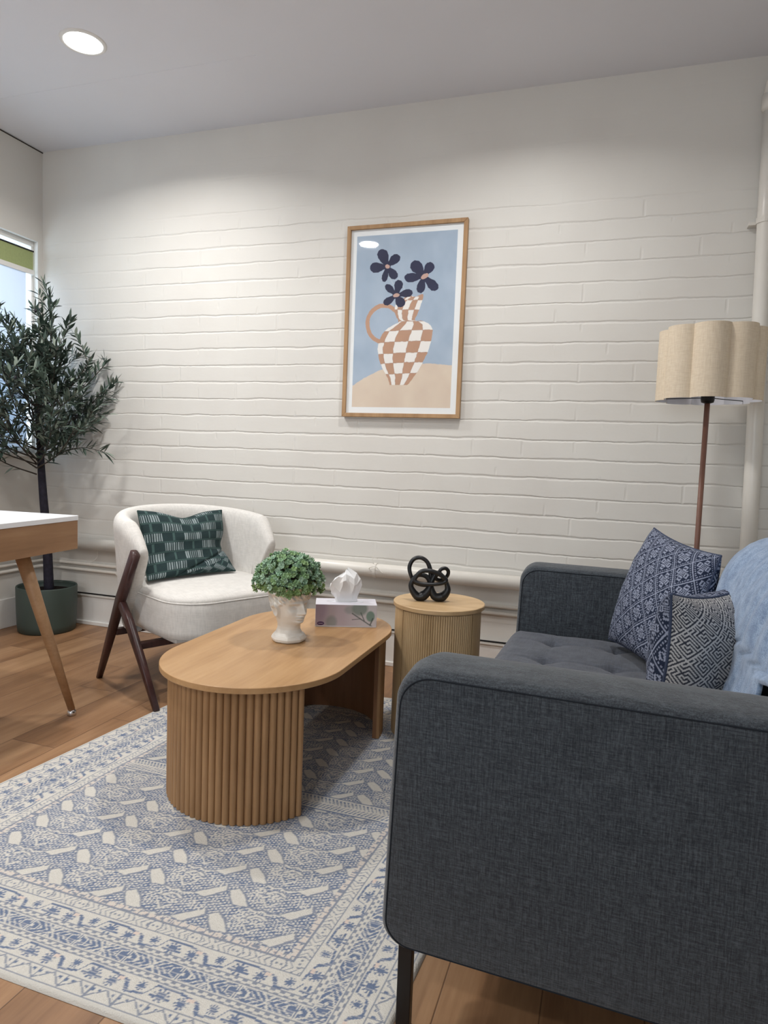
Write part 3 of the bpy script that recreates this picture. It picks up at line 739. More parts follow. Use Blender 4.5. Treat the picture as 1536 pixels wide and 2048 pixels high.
# ------------------------------------------------------------------ head planter
def head_planter():
    t = thing('head_planter', 'white classical head-shaped pot holding a green plant on the coffee table', 'planter', (-.985, 2.02, TZ), math.radians(-24))
    nz, na = 150, 240; H = .185
    Z = np.linspace(0, H, nz); A = np.linspace(0, 2*PI, na, endpoint=False); AA, ZZ = np.meshgrid(A, Z)
    af = (AA+PI) % (2*PI)-PI          # 0 = face direction (+x)
    # half extents front, back, side by height
    hz = [0, .004, .012, .020, .030, .042, .052, .062, .074, .090, .110, .130, .150, .165, .185]
    fr = [.050, .056, .058, .054, .042, .037, .037, .040, .051, .056, .058, .060, .062, .063, .064]
    bk = [.052, .058, .060, .056, .048, .044, .043, .043, .047, .056, .064, .068, .069, .068, .066]
    sd = [.050, .057, .059, .055, .042, .037, .036, .038, .042, .047, .052, .056, .059, .061, .062]
    I = lambda tb_: np.interp(ZZ, hz, tb_)
    f_, b_, s_ = I(fr), I(bk), I(sd)
    w = .5+.5*np.cos(af); ax = np.where(np.cos(af) > 0, f_, b_)
    R = 1/np.sqrt((np.cos(af)/ax)**2+(np.sin(af)/s_)**2)
    # octagonal plinth
    oc = np.cos(PI/8)/np.cos((AA % (PI/4))-PI/8)
    R = np.where(ZZ < .022, R*(.5+.5*oc)*1.0, R)
    G = lambda a, z, sa, sz, h: h*np.exp(-((af-a)/sa)**2-((ZZ-z)/sz)**2)
    R += G(0, .102, .15, .008, .017)+G(0, .113, .12, .013, .013)+G(0, .124, .10, .014, .006)   # nose
    R += G(.20, .101, .07, .005, .004)+G(-.20, .101, .07, .005, .004)
    R -= G(.44, .122, .22, .009, .0120)+G(-.44, .122, .22, .009, .0120)                        # sockets
    R += G(.44, .120, .15, .0038, .0078)+G(-.44, .120, .15, .0038, .0078)                      # lids
    R += G(.42, .135, .32, .0045, .0055)+G(-.42, .135, .32, .0045, .0055)                        # brows
    R += G(0, .0905, .24, .0032, .0085)+G(0, .0835, .21, .0032, .0085)                          # lips
    R -= G(0, .087, .25, .0013, .0065)
    R -= G(0, .0775, .22, .004, .0045)
    R += G(0, .069, .36, .009, .0120)+G(0, .085, .6, .016, .004)                                                          # chin
    R += G(.65, .100, .25, .014, .0035)+G(-.65, .100, .25, .014, .0035)                        # cheeks
    for s in (1.62, -1.62):                                                                    # ears
        rr = np.hypot((af-s)/.20, (ZZ-.108)/.019); R += .011*np.exp(-((rr-1)/.35)**2)+.003*np.exp(-(rr/.4)**2)
    # hair: wavy locks from the hairline and behind the ears, with a headband
    hair = 1/(1+np.exp(-(ZZ-(.148-.030*np.clip(np.abs(af)/1.5, 0, 1)**2-.02*(np.abs(af) > 1.9)))/.0022))
    lock = np.sin(af*13+np.sin(ZZ*210+af*3)*1.3+ZZ*150)
    R += hair*(.004+.0034*lock+.0018*np.sin(af*29+ZZ*320))
    R += hair*.0030*np.exp(-((ZZ-.163)/.004)**2)
    X = R*np.cos(AA)+.004; Y = R*np.sin(AA)
    V = np.stack([X, Y, ZZ], -1).reshape(-1, 3).tolist(); F = grid_faces(na, nz, 0, True)
    F.append(tuple(range(na))[::-1])
    o = len(V)
    for sc_, z in ((.90, H), (.86, H-.01), (.80, H-.03)):
        V += [(X[-1, k]*sc_, Y[-1, k]*sc_, z) for k in range(na)]
    for q in range(3):
        b0 = o-na if q == 0 else o+(q-1)*na
        F += [(b0+k, b0+(k+1) % na, o+q*na+(k+1) % na, o+q*na+k) for k in range(na)]
    F.append(tuple(o+2*na+k for k in range(na)))
    mesh('head_pot', V, F, M_CERAMIC, t)
    # foliage: rosettes of small rounded leaves over a dome
    rng = np.random.default_rng(3); V, F, C = [], [], []
    cen = np.array([-.006, 0, H+.012])
    tips = []
    k = 0
    while len(tips) < 620:
        d = rng.normal(size=3); d /= np.linalg.norm(d)
        if d[2] < -.28: continue
        rad = .098*(1+.06*rng.normal()); p = cen+d*np.array([1.08, 1.08, .93])*rad
        if p[2] < H-.028: continue
        tips.append((p, d))
    for _ in range(220):
        d = rng.normal(size=3); d /= np.linalg.norm(d)
        if d[2] < -.1: continue
        tips.append((cen+d*.074, d))
    for p, d in tips:
        d = Vector(d); a = d.orthogonal().normalized(); b = d.cross(a)
        hue = rng.random(); g = np.array(srgb(128, 160, 136)[:3])*(1-hue)+np.array(srgb(138, 166, 112)[:3])*hue
        if rng.random() < .35: g = np.array(srgb(160, 186, 164)[:3])
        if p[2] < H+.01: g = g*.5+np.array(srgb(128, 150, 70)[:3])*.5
        g = g*rng.uniform(.8, 1.25)
        for ring, nl, tilt, ln in ((0, 5, 1.05, .0098), (1, 3, .5, .007)):
            ph = rng.random()*6
            for q in range(nl):
                th = ph+2*PI*q/nl; rd_ = a*math.cos(th)+b*math.sin(th); out = (rd_*math.sin(tilt)+d*math.cos(tilt)).normalized()
                sd_ = d.cross(rd_).normalized(); nrm = sd_.cross(out)
                L = ln*rng.uniform(.85, 1.2); wd = L*.42; o = len(V); base = Vector(p)+d*(.003*ring)
                prof = [(0, .15), (.35, .9), (.65, 1), (.9, .6), (1, .12)]
                for f_, w_ in prof:
                    c_ = base+out*(L*f_)+nrm*(.002*math.sin(f_*PI))
                    V += [tuple(c_-sd_*wd*w_+nrm*.0012), tuple(c_-nrm*.0006), tuple(c_+sd_*wd*w_+nrm*.0012)]
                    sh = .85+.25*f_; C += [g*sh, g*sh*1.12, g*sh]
                for m in range(4):
                    F += [(o+3*m, o+3*m+1, o+3*m+4, o+3*m+3), (o+3*m+1, o+3*m+2, o+3*m+5, o+3*m+4)]
    me = bpy.data.meshes.new('foliage'); me.from_pydata([tuple(map(float, v)) for v in V], [], F); me.shade_smooth()
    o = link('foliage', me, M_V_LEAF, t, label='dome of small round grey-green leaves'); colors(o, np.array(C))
    # stems inside
    mb = MB()
    for p, d in tips[::6]: mb.tube([tuple(cen+np.array([0, 0, -.045])), tuple(np.array(p)*.55+cen*.45), tuple(p)], .0012, 5)
    mb.build('stems', M_TWIG, t, smooth=True)
head_planter()

# ------------------------------------------------------------------ sofa (local frame: x to the back, y along the seat)
SX, SY, SRZ = -.319, 1.062, math.radians(-2.3)
sofa = thing('sofa', 'charcoal grey woven two-seat sofa with square padded arms and black metal legs', 'sofa', (SX, SY, 0), SRZ)
SD, SL, AT, ZB, ZA = .90, 1.43, .150, .172, .672
def arm(y0, label):
    # padded arm: rounded side outline, domed top
    outl = rrect(0, SD, ZB, ZA, (.03, .035, .055, .045), 10)
    prof = [(0.0, -.016, 0), (.006, -.008, 0), (.016, -.002, 0), (.03, 0, 0), (AT/2, .0, .006), (AT-.03, 0, 0), (AT-.016, -.002, 0), (AT-.006, -.008, 0), (AT, -.016, 0)]
    cx, cz = SD/2, (ZB+ZA)/2; n = len(outl); V = []
    for y, ins, dome in prof:
        for x, z in outl:
            sx = 1+2*ins/SD; szz = 1+2*ins/(ZA-ZB)
            zz = cz+(z-cz)*szz+(dome if z > cz else 0)
            lean = -.014*(ZA-zz)/(ZA-ZB) if x < cx else 0
            V.append((cx+(x-cx)*sx+lean*(1-min(1, max(0, x)/.3)), y0+y, zz))
    F = grid_faces(n, len(prof), 0, True); F += [tuple(range(n))[::-1], tuple((len(prof)-1)*n+k for k in range(n))]
    a = mesh('arm', V, F, M_SOFA, sofa); smooth_auto(a, 60)
    for yy in (.0015, AT-.0015):
        pth = []
        for x, z in outl:
            zq = cz+(z-cz)*(1-.013*2/(ZA-ZB)); pth.append((cx+(x-cx)*(1-.013*2/SD)-.014*(ZA-zq)/(ZA-ZB)*(1-min(1, max(0, x)/.3)), y0+yy, zq))
        MB().tube(pth, 0.0014, 6, closed=True).build('piping', M_SEAM, a, smooth=True)
    return a
M_SEAM = plain('dark_seam', srgb(34, 38, 44), .9, .1)
arm(0, ''); arm(SL-AT, '')
# base
MB().box(.02, SD-.02, AT-.01, SL-AT+.01, ZB+.005, .30).build('base', M_SOFA, sofa, bevel=.02, seg=4)
# tufted seat: one bench cushion
def seat():
    nu, nv = 120, 150; U, V = np.meshgrid(np.linspace(0, 1, nu), np.linspace(0, 1, nv))
    x = -.012+U*.72; y = AT+.003+V*(SL-2*AT-.006)
    P = []
    e = np.minimum(np.minimum(U*.72, (1-U)*.72), np.minimum(V, 1-V)*(SL-2*AT))
    edge = .026*np.clip(1-e/.045, 0, 1)**2.2
    z = .452-edge+.008*np.sin(PI*U)*np.sin(PI*V)
    dim = np.zeros_like(z)
    for i in range(3):
        for j in range(5):
            bx, by = .14+.19*i, AT+.14+.2125*j
            r = np.hypot(x-bx, y-by); dim += .016*np.exp(-(r/.022)**2)+.007*np.exp(-(r/.07)**2)
            dim += .0045*np.exp(-((x-bx)/.006)**2)*np.exp(-(np.abs(y-by)/.09)**2)+.0045*np.exp(-((y-by)/.006)**2)*np.exp(-(np.abs(x-bx)/.08)**2)
    z = z-dim+.003*vnoise(x*25, y*25, 4)
    top = np.stack([x, y, z], -1).reshape(-1, 3).tolist()
    F = grid_faces(nu, nv)
    # rounded front and sides dropping to .29
    rim = [(0, i) for i in range(nu)]+[(j, nu-1) for j in range(1, nv)]+[(nv-1, i) for i in range(nu-2, -1, -1)]+[(j, 0) for j in range(nv-2, 0, -1)]
    m = len(rim); o = len(top)
    for dz, inf in ((-.012, .008), (-.04, .014), (-.10, .014), (-.135, .004), (-.145, -.01)):
        for j, i in rim:
            nx = -1 if i == 0 else (1 if i == nu-1 else 0)
            top.append((x[j, i]+nx*inf, y[j, i], z[j, i]+dz))
    idx = [j*nu+i for j, i in rim]
    for k in range(m): F.append((idx[k], idx[(k+1) % m], o+(k+1) % m, o+k))
    for q in range(4):
        for k in range(m): F.append((o+q*m+k, o+q*m+(k+1) % m, o+(q+1)*m+(k+1) % m, o+(q+1)*m+k))
    s = mesh('seat_cushion', top, F, M_SEAT, sofa)
    for i in range(3):
        for j in range(5):
            bx, by = .14+.19*i, AT+.14+.2125*j
            MB().lathe([(.001, .0045), (.006, .003), (.0095, 0), (.0095, -.004)], (bx, by, .4335), 14).build('button', M_SEAT, s, smooth=True)
seat()
# back: upright frame and one back cushion
MB().box(.74, SD, AT-.01, SL-AT+.01, ZB+.01, .735).build('back_frame', M_SOFA, sofa, bevel=.03, seg=5)
bk = MB().prism([(.60, .44), (.74, .44), (.80, .76), (.76, .79), (.70, .785), (.665, .75)], AT+.004, SL-AT-.004)
bk.V = [(x, z, y) for x, y, z in bk.V]
bk.build('back_cushion', M_SOFA, sofa, bevel=.035, seg=5)
for lx, ly, s in ((.030, .030, 1), (.030, SL-.03, -1), (SD-.05, .03, 1), (SD-.05, SL-.03, -1)):
    zf = .009 if lx < .5 else 0
    lg = MB().box(lx-.012, lx+.014, ly-.006, ly+.010, zf, ZB+.004).build('leg', M_METALB, sofa, bevel=.002)
    d = 1 if lx < .5 else -1
    MB().box(min(lx+d*.014, lx+d*.135), max(lx+d*.014, lx+d*.135), ly-.006, ly+.020, ZB-.007, ZB-.001).build('mounting_plate', M_METALB, lg, bevel=.001)
    MB().box(lx-.013, lx+.015, ly-.007, ly+.011, zf, zf+.006).build('foot_pad', M_CABLEB, lg)

# ------------------------------------------------------------------ cushions
def pillow(name, corners, Tk, colf, colb, label, n=150, conc=.06, deform=None, group=None, ncorner=.45, seed=1):
    A, B, Cc, D = [np.array(c, float) for c in corners]      # TL TR BR BL seen from the front
    cen = (A+B+Cc+D)/4
    u = (1-np.cos(PI*np.linspace(0, 1, n)))/2; U, V = np.meshgrid(u, u)       # V: 0 bottom, 1 top
    a, b = 2*U-1, 2*V-1
    a2 = a*(1-conc*(1-b*b)); b2 = b*(1-conc*(1-a*a)); Uq, Vq = (a2+1)/2, (b2+1)/2
    P = (D[None, None]*(1-Uq)[..., None]+Cc*Uq[..., None])*(1-Vq)[..., None]+(A*(1-Uq)[..., None]+B*Uq[..., None])*Vq[..., None]
    nrm = np.cross(B-A, D-A)+np.cross(Cc-B, A-B); nrm /= np.linalg.norm(nrm); nrm = -nrm
    nrm = np.cross(Cc-D, A-D); nrm /= np.linalg.norm(nrm)     # towards the front viewer
    h = np.clip((1-a**2)*(1-b**2), 0, 1)**ncorner*Tk/2
    wr = (vnoise(U*5, V*5, seed)-.5)*.012+(vnoise(U*11, V*11, seed+5)-.5)*.005
    wr = wr*np.clip((1-np.abs(a))*(1-np.abs(b))*8, 0, 1)
    def arc(hh, L):
        dh = np.diff(hh); ds = np.hypot(dh, L*np.diff(u)); t_ = np.concatenate([[0], np.cumsum(ds)]); return t_/t_[-1]
    m2 = n//2; Us = arc(h[m2, :], np.linalg.norm(B-A)); Vs = arc(h[:, m2], np.linalg.norm(A-D)); Us, Vs = np.meshgrid(Us, Vs)
    root = thing(name, label, 'cushion', tuple((Cc+D)/2), 0, group)
    def side(sgn, cf, nm, lab):
        Q = P+nrm*(sgn*(h+.0008)+wr)[..., None]
        if deform is not None: Q = deform(Q, U, V, nrm)
        o = fast_grid(nm, Q if sgn > 0 else Q[:, ::-1], M_V_FAB, root, world=True); o['label'] = lab
        C = cf(Us, Vs); C = C if sgn > 0 else C[:, ::-1]
        colors(o, C.reshape(-1, 3)); return Q
    Q = side(1, colf, 'cushion_front', 'patterned front face'); side(-1, colb, 'cushion_back', 'back face')
    # corded edge closes the seam
    m = n-1
    Q0 = P+nrm*wr[..., None]
    if deform is not None: Q0 = deform(Q0, U, V, nrm)
    st_ = 3
    pth = [Q0[0, i] for i in range(0, m, st_)]+[Q0[j, m] for j in range(0, m, st_)]+[Q0[m, i] for i in range(m, 0, -st_)]+[Q0[j, 0] for j in range(m, 0, -st_)]
    o = MB().tube([tuple(p) for p in pth], .0032, 8, closed=True).build('seam', M_TMP['seam'], root, world=True, smooth=True)
    return root
M_TMP = {}
def rgb(r, g, b): return np.array(srgb(r, g, b)[:3])
def bitmap_tile(rows):
    return np.array([[c == '1' for c in r] for r in rows])
def sample(tile, p, q):
    tile = tile[:-1, :-1]
    h, w = tile.shape; i = np.floor((q-np.floor(q))*h).astype(int) % h; j = np.floor((p-np.floor(p))*w).astype(int) % w
    return tile[i, j]
FLOWER = bitmap_tile([
 '1111111111111111111','1000000000000000001','1011010101010110101','1000000000000000001','1010001000001000101','1000011100011100001','1010110010100110101',
 '1000100110110010001','1010011101011100101','1000001010101000001','1010110101010110101','1000001010101000001','1010011101011100101','1000100110110010001','1010110010100110101',
 '1000011100011100001','1010001000001000101','1000000000000000001','1011010101010110101'])
def navy_pattern(U, V, sz=.50, cell=.080):
    x, y = U*sz, V*sz; p = (x+y*.62)/cell/1.05; q = (-x+y*1.25)/cell/1.35
    t = sample(FLOWER, p, q); C = np.where(t[..., None], rgb(146, 153, 172), rgb(36, 44, 64))
    return C*(1+.15*(vnoise(U*90, V*90)-.5))[..., None]
KEY = bitmap_tile([
 '111111111111111','100000000000000','101111111011111','101000001010001','101011101010101','101010001010101','101010111010101','101010100010101',
 '101011101110101','101000000000101','101111101111101','100000101000001','111110101011111','100010101010001','101110101011101'])
def key_pattern(U, V, sz=.50, cell=.056):
    x, y = U*sz, V*sz; p = (x+y)/cell/1.41; q = (-x+y)/cell/1.41
    t = sample(KEY, p, q); C = np.where(t[..., None], rgb(186, 185, 184), rgb(56, 59, 68))
    return C*(1+.12*(vnoise(U*80, V*80)-.5))[..., None]
def side_navy(U, V): return navy_pattern(U, V, .50, .10)
M_TMP['seam'] = plain('navy_seam', srgb(70, 78, 98), .9, .1)
pillow('throw_cushion', [(.150, 2.29, .832), (.292, 1.93, .800), (.205, 1.84, .462), (.035, 2.24, .475)], .15, navy_pattern,
       lambda U, V: navy_pattern(U, V, .44, .10), 'large navy cushion with white diamond lattice print leaning at the far arm of the sofa', n=280, conc=.07, ncorner=.42)
pillow('throw_cushion', [(.134, 1.44, .772), (.334, 1.79, .752), (.372, 1.78, .470), (.112, 1.47, .465)], .20, key_pattern,
       side_navy, 'smaller cushion with grey geometric key pattern in front of the light blue throw', n=280, conc=.13, ncorner=.40, seed=8)

# ------------------------------------------------------------------ throw blanket over the sofa back
def throw():
    g = N('blue_throw', .95, .15); v = g.coord()
    t1 = g.noise(g.mapping(v, (30, 500, 500)), 1, 2); t2 = g.noise(g.mapping(v, (9, 60, 60)), 1, 3)
    f = g.math('ADD', g.math('MULTIPLY', t1, .6), g.math('MULTIPLY', t2, .4))
    g.col(g.ramp(f, [(.38, srgb(96, 120, 154)), (.5, srgb(124, 148, 180)), (.62, srgb(152, 174, 200))])); g.bump(t1, .4, .003); g.b.inputs['Sheen Weight'].default_value = .4
    prof = catmull([(.205, 0, .478), (.235, 0, .54), (.262, 0, .63), (.275, 0, .72), (.300, 0, .80), (.350, 0, .856), (.42, 0, .874), (.50, 0, .855), (.560, 0, .79), (.598, 0, .70), (.602, 0, .52), (.600, 0, .38)], 9)
    m = len(prof); ny = 90; y0, y1 = 1.235, 2.02
    P = np.zeros((ny, m, 3))
    for j in range(ny):
        v_ = j/(ny-1); 
        for i, p in enumerate(prof):
            s = i/(m-1); t = min(1, s*2.2)
            # far end tapers in and rounds over
            end = max(0, (v_-.72)/.28)
            ys = y0-.015-.10*min(1, max(0, (p.z-.672)/.02))*(1 if s < .8 else 0)
            y = ys+(y1-ys)*v_+.018*math.sin(s*9+v_*2)-.05*end*(1-t)
            z = p.z-.045*end**2*(1-abs(s-.5)*1.2); x = p.x+.022*end**2
            amp = .012*(1-abs(2*s-1)**4)
            n_ = float(vnoise(np.array(v_*11+s*2.0), np.array(s*3.0), 3)-.5); n2 = float(vnoise(np.array(v_*26+s*4), np.array(s*7), 6)-.5)
            fold = n_*2.2*amp+n2*amp*.9
            if s < .45: x -= abs(fold)
            else: z += fold*.6 if s < .62 else 0; x += abs(fold) if s > .6 else 0
            P[j, i] = (x, y, z)
    t = thing('throw_blanket', 'light blue fringed throw blanket draped over the back of the sofa', 'blanket', (.40, 1.63, .47))
    o = fast_grid('blanket', P, g.m, t, world=True)
    sm = o.modifiers.new('thick', 'SOLIDIFY'); sm.thickness = .006; sm.offset = -1
    fr = MB(); rng = random.Random(2)
    for k in range(70):
        y = y0+.01+(y1-y0-.06)*k/69; a = (P[min(ny-1, int(k/69*(ny-1))), 0]); x = a[0]; z = a[2]; dx = rng.uniform(-.012, .012)
        fr.tube([(x, a[1], z), (x-.020+dx*.3, a[1]+dx*.6, z-.013), (x-.045+dx, a[1]+dx, .462), (x-.075+dx, a[1]+dx*1.6, .4605)], [.0028, .0030, .0022, .0016], 5)
    for k in range(34):
        y = 1.230+.0055*k; x = .262-rng.uniform(0, .012); dx = rng.uniform(-.012, .012)
        fr.tube([(x, y, .60), (x-.010+dx*.5, y+dx*.5, .57), (x-.018+dx, y+dx*1.2, .535-rng.uniform(0, .03))], [.0018, .0016, .0008], 5)
    fr.build('fringe', g.m, t, world=True, smooth=True)
    kn = MB().tube(catmull([(.27, 1.475, .60), (.245, 1.462, .575), (.235, 1.45, .545), (.25, 1.445, .51), (.24, 1.44, .475)], 5), [.010+.006*math.sin(i*.9) for i in range(21)], 10)
    kn.build('corner_knot', g.m, t, world=True, smooth=True)
throw()

# ------------------------------------------------------------------ armchair
# local frame: +x forward, +y to the far side, origin under the near side rear foot
CHZ = math.atan2(-.45, .893)
ch = thing('armchair', 'cream upholstered barrel armchair with dark walnut A-shaped legs', 'armchair', (-2.095, 2.418, 0), CHZ)
CW = .70
def barrel():
    # centreline U, from the near front end round the back to the far front end
    R = .318; cx, cy = .235, CW/2; pts = []
    fr_ = .352
    N1, N2 = 16, 44
    for k in range(N1): pts.append((fr_-(fr_-cx)*k/N1, cy-R, k/N1*.26))
    for k in range(N2+1): 
        a = -PI/2-PI*k/N2; pts.append((cx+R*1.0*math.cos(a), cy+R*math.sin(a), .26+.48*k/N2))
    for k in range(1, N1+1): pts.append((cx+(fr_-cx)*k/N1, cy+R, .74+.26*k/N1))
    V = []; n = len(pts); prev = None; ns = 0
    for i, (x, y, s) in enumerate(pts):
        a = pts[max(i-1, 0)]; b = pts[min(i+1, n-1)]; tx, ty = b[0]-a[0], b[1]-a[1]; L = math.hypot(tx, ty); nx, ny = -ty/L, tx/L   # inward? fixed below
        # outward normal
        ox, oy = x-cx, y-cy
        if nx*ox+ny*oy < 0: nx, ny = -nx, -ny
        bk_ = math.sin(PI*s)
        zt = .600+.165*max(0, bk_)**.85; zb = .245
        th = .023+.015*min(1, bk_*1.6)
        flare = .018
        # the front edge follows the slanted leg
        ef = max(0, 1-min(s, 1-s)/.26)
        sec = [(-.72, .0), (-.9, .04), (-1, .15), (-1, .55), (-1.0, .80), (-1.0, .90), (-.85, .965), (-.45, .995), (0, 1.0), (.5, .99), (.9, .955), (1.1, .90), (1.05, .82), (1, .6), (1, .2), (.9, .04), (.7, 0)]
        ns = len(sec)
        for w_, h_ in sec:
            z = zb+(zt-zb)*h_
            slant = -ef*(1-h_)*.21
            dirx = 1
            ww = w_*th+flare*h_*bk_-(1-h_)*.02
            V.append((x+nx*ww+slant*dirx, y+ny*ww, z))
    F = grid_faces(ns, n, 0, True); F += [tuple(range(ns))[::-1], tuple((n-1)*ns+k for k in range(ns))]
    b = mesh('barrel_back', V, F, M_CREAM, ch)
    sb = b.modifiers.new('sub', 'SUBSURF'); sb.levels = 1; sb.render_levels = 1
    e = b.modifiers.new('b', 'BEVEL'); b.modifiers.remove(e)
    # piping line along the front edge
barrel()
def seatpad():
    # rounded seat, plan outline
    outl = rrect(-.02, .605, .050, CW-.050, (.16, .16, .22, .22), 12)
    prof = [(.04, .285), (.012, .262), (0, .275), (0, .30), (.0, .38), (.002, .412), (.006, .418), (.004, .422), (.012, .436), (.04, .447), (.10, .455), (.20, .459), (.29, .460)]
    prof = [(.05, .258)]+prof[2:]
    cx, cy = .30, CW/2; n = len(outl); V = []
    for ins, z in prof:
        for x, y in outl:
            d = math.hypot(x-cx, y-cy); k = max(.02, 1-ins/d); V.append((cx+(x-cx)*k, cy+(y-cy)*k, z-.03*(1 if False else 0)))
    F = grid_faces(n, len(prof), 0, True); F += [tuple(range(n))[::-1], tuple((len(prof)-1)*n+k for k in range(n))]
    s = mesh('seat', V, F, M_CREAM, ch)
    pth = [(cx+(x-cx)*(1-.002/.3), cy+(y-cy)*(1-.002/.3), .4175) for x, y in outl]
    MB().tube(pth, .0028, 8, closed=True).build('piping', M_CREAM, s, smooth=True)
seatpad()
def flatbar(P, Wd, Th, n=14):
    """tapered rounded bar in a vertical plane: P points, widths, thicknesses"""
    m = MB(); V = []; pts = [Vector(p) for p in P]; k = len(pts)
    for i in range(k):
        t = (pts[min(i+1, k-1)]-pts[max(i-1, 0)]).normalized(); s = Vector((0, 1, 0)); s = (s-t*s.dot(t)).normalized(); w_ = t.cross(s)
        for j in range(n):
            a = 2*PI*j/n; c, sn = math.cos(a), math.sin(a); e = .55
            V.append(pts[i]+w_*(Wd[i]*math.copysign(abs(c)**e, c))+s*(Th[i]*math.copysign(abs(sn)**e, sn)))
    return m.add(V, grid_faces(n, k, 0, True)+[tuple(range(n))[::-1], tuple((k-1)*n+j for j in range(n))])
for y, s in ((0, 1), (CW, -1)):
    yo = y-.010 if s > 0 else y-.014
    L1 = flatbar([(.000, yo, 0), (.10, yo, .18), (.215, yo, .39), (.350, yo, .602)] if s > 0 else [(.000, yo, 0), (.10, yo, .18), (.21, yo, .38), (.275, yo, .49)], [.011, .018, .026, .024], [.012, .015, .017, .016])
    L1.build('rear_leg', M_WALNUT, ch, smooth=True)
    L2 = flatbar([(.547, yo, .008), (.42, yo, .17), (.30, yo, .31), (.205, yo, .40)], [.011, .016, .022, .018], [.012, .015, .016, .014])
    L2.build('front_leg', M_WALNUT, ch, smooth=True)
for x, z in ((.135, .235), (.365, .225)):
    MB().box(x-.018, x+.018, .0, CW, z-.014, z+.014).build('cross_rail', M_WALNUT, ch, bevel=.006, seg=3)
MB().box(.14, .36, CW/2-.02, CW/2+.02, .212, .240).build('centre_rail', M_WALNUT, ch, bevel=.005)
MB().box(.10, .48, .10, CW-.10, .238, .262).build('seat_base', M_CREAM, ch, bevel=.01)

def chair_cushion():
    dk = rgb(44, 60, 62); mid = rgb(70, 92, 90); li = rgb(142, 154, 156)
    def pat(x, y):
        cw, rh = .092, .057; cx_ = np.floor(x/cw); cy_ = np.floor(y/rh); fx = x/cw-cx_; fy = y/rh-cy_
        stripe = ((cx_+cy_) % 2) == 0
        sl = (np.abs(((fx*9) % 1)-.5) < .22) & (fy > .10) & (fy < .90) & (fx > .03) & (fx < .97)
        blk = (np.abs(fx-.5) < .05) & (fy > .1) & (fy < .9)
        edge = (fy < .07) | (fy > .93)
        C = np.where(stripe[..., None], np.where(sl[..., None], li, dk), np.where(blk[..., None], mid, dk*.9))
        C = np.where(edge[..., None], mid*.8, C)
        return C*(1+.2*(vnoise(x*500, y*500)-.5))[..., None]
    def f(U, V):
        x, y = U*.45, V*.45
        fold = (U*1.0-(V*2.3)) > .32     # lower right part is turned under, its weave runs diagonally
        x2, y2 = x*math.cos(.6)-y*math.sin(.6), x*math.sin(.6)+y*math.cos(.6)
        C = np.where(fold[..., None], pat((x2+1)*1.5, (y2+1)*1.5), pat(x, y))
        return C
    def deform(Q, U, V, nrm):
        # top edge sags between the corners, right edge pinches in, the foot of the cushion slides forward
        Q = Q.copy()
        Q[..., 2] -= .030*np.exp(-((U-.50)/.20)**2)*V**3
        up_ = np.clip((.34-V)/.34, 0, 1)
        Q += nrm*(.045*up_**1.5)[..., None]
        right = (U**3)*np.exp(-((V-.42)/.14)**2)
        Q += (np.array([-.9, -.1, 0])*.030)*right[..., None]
        crease = np.exp(-(((U-V*2.0)-.30)/.035)**2)*(V < .45)*(U > .3)
        Q -= nrm*(.010*crease)[..., None]
        return Q
    M_TMP['seam'] = plain('green_seam', srgb(52, 70, 68), .9, .1)
    def L(x, y, z): v = Matrix.Rotation(CHZ, 3, 'Z') @ Vector((x, y, z)); return (v.x-2.095, v.y+2.418, v.z)
    pillow('throw_cushion', CC, .13, f, f, 'dark green check-woven cushion standing on the cream armchair', n=200, conc=.055, deform=deform, ncorner=.42, seed=4)
def CL(x, y, z): v = Matrix.Rotation(CHZ, 3, 'Z') @ Vector((x, y, z)); return (v.x-2.095, v.y+2.418, v.z)
CC = [(-1.950, 2.469, .752), (-1.795, 2.900, .738), (-1.680, 2.80, .452), (-1.862, 2.400, .452)]
chair_cushion()

# ------------------------------------------------------------------ desk at the left edge
DZ = .766
dsk = thing('desk', 'white-topped desk with oak apron and splayed oak leg at the left edge', 'desk', (-1.87, 2.035, 0), math.radians(5))
# local: x<0 into the picture's left, y<0 towards the camera; corner at the origin
MB().prism(rrect(-1.17, 0, -.62, 0, (.004, .004, .004, .004), 2), DZ-.018, DZ).build('desktop', M_DESKTOP, dsk, bevel=.0015)
ap = MB().box(-1.165, -.004, -.615, -.004, DZ-.124, DZ-.018).build('apron', M_DESKOAK, dsk, bevel=.0015)
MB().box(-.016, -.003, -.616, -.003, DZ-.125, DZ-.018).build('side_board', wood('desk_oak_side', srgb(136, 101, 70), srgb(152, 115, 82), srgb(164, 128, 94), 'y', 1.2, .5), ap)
def dleg(x0, y0, x1, y1):
    lg = MB().tube([(x0, y0, DZ-.125), (x0+(x1-x0)*.5, y0+(y1-y0)*.5, (DZ-.125)*.5+.01), (x1, y1, .022)], [.024, .0195, .0125], 24).build('leg', M_DESKOAK, dsk, smooth=True)
    MB().tube([(x1, y1, .0), (x1, y1, .004), (x1, y1, .014), (x1-.001, y1, .024)], [.016, .017, .0165, .011], 20).build('foot_cap', M_CHROME, lg, smooth=True)
    MB().lathe([(.03, 0), (.03, .004)], (x0, y0, DZ-.128), 24).build('mounting_plate', M_METALB, lg)
R5 = math.radians(5)
def dl(wx, wy):
    dx, dy = wx+1.87, wy-2.035; return (dx*math.cos(R5)+dy*math.sin(R5), -dx*math.sin(R5)+dy*math.cos(R5))
a = dl(-1.93, 1.83); b = dl(-1.888, 2.02)
dleg(a[0], a[1], b[0], b[1])
dleg(-1.06, a[1], -1.12, b[1]); dleg(a[0], -.45, b[0], -.60); dleg(-1.06, -.45, -1.12, -.60)

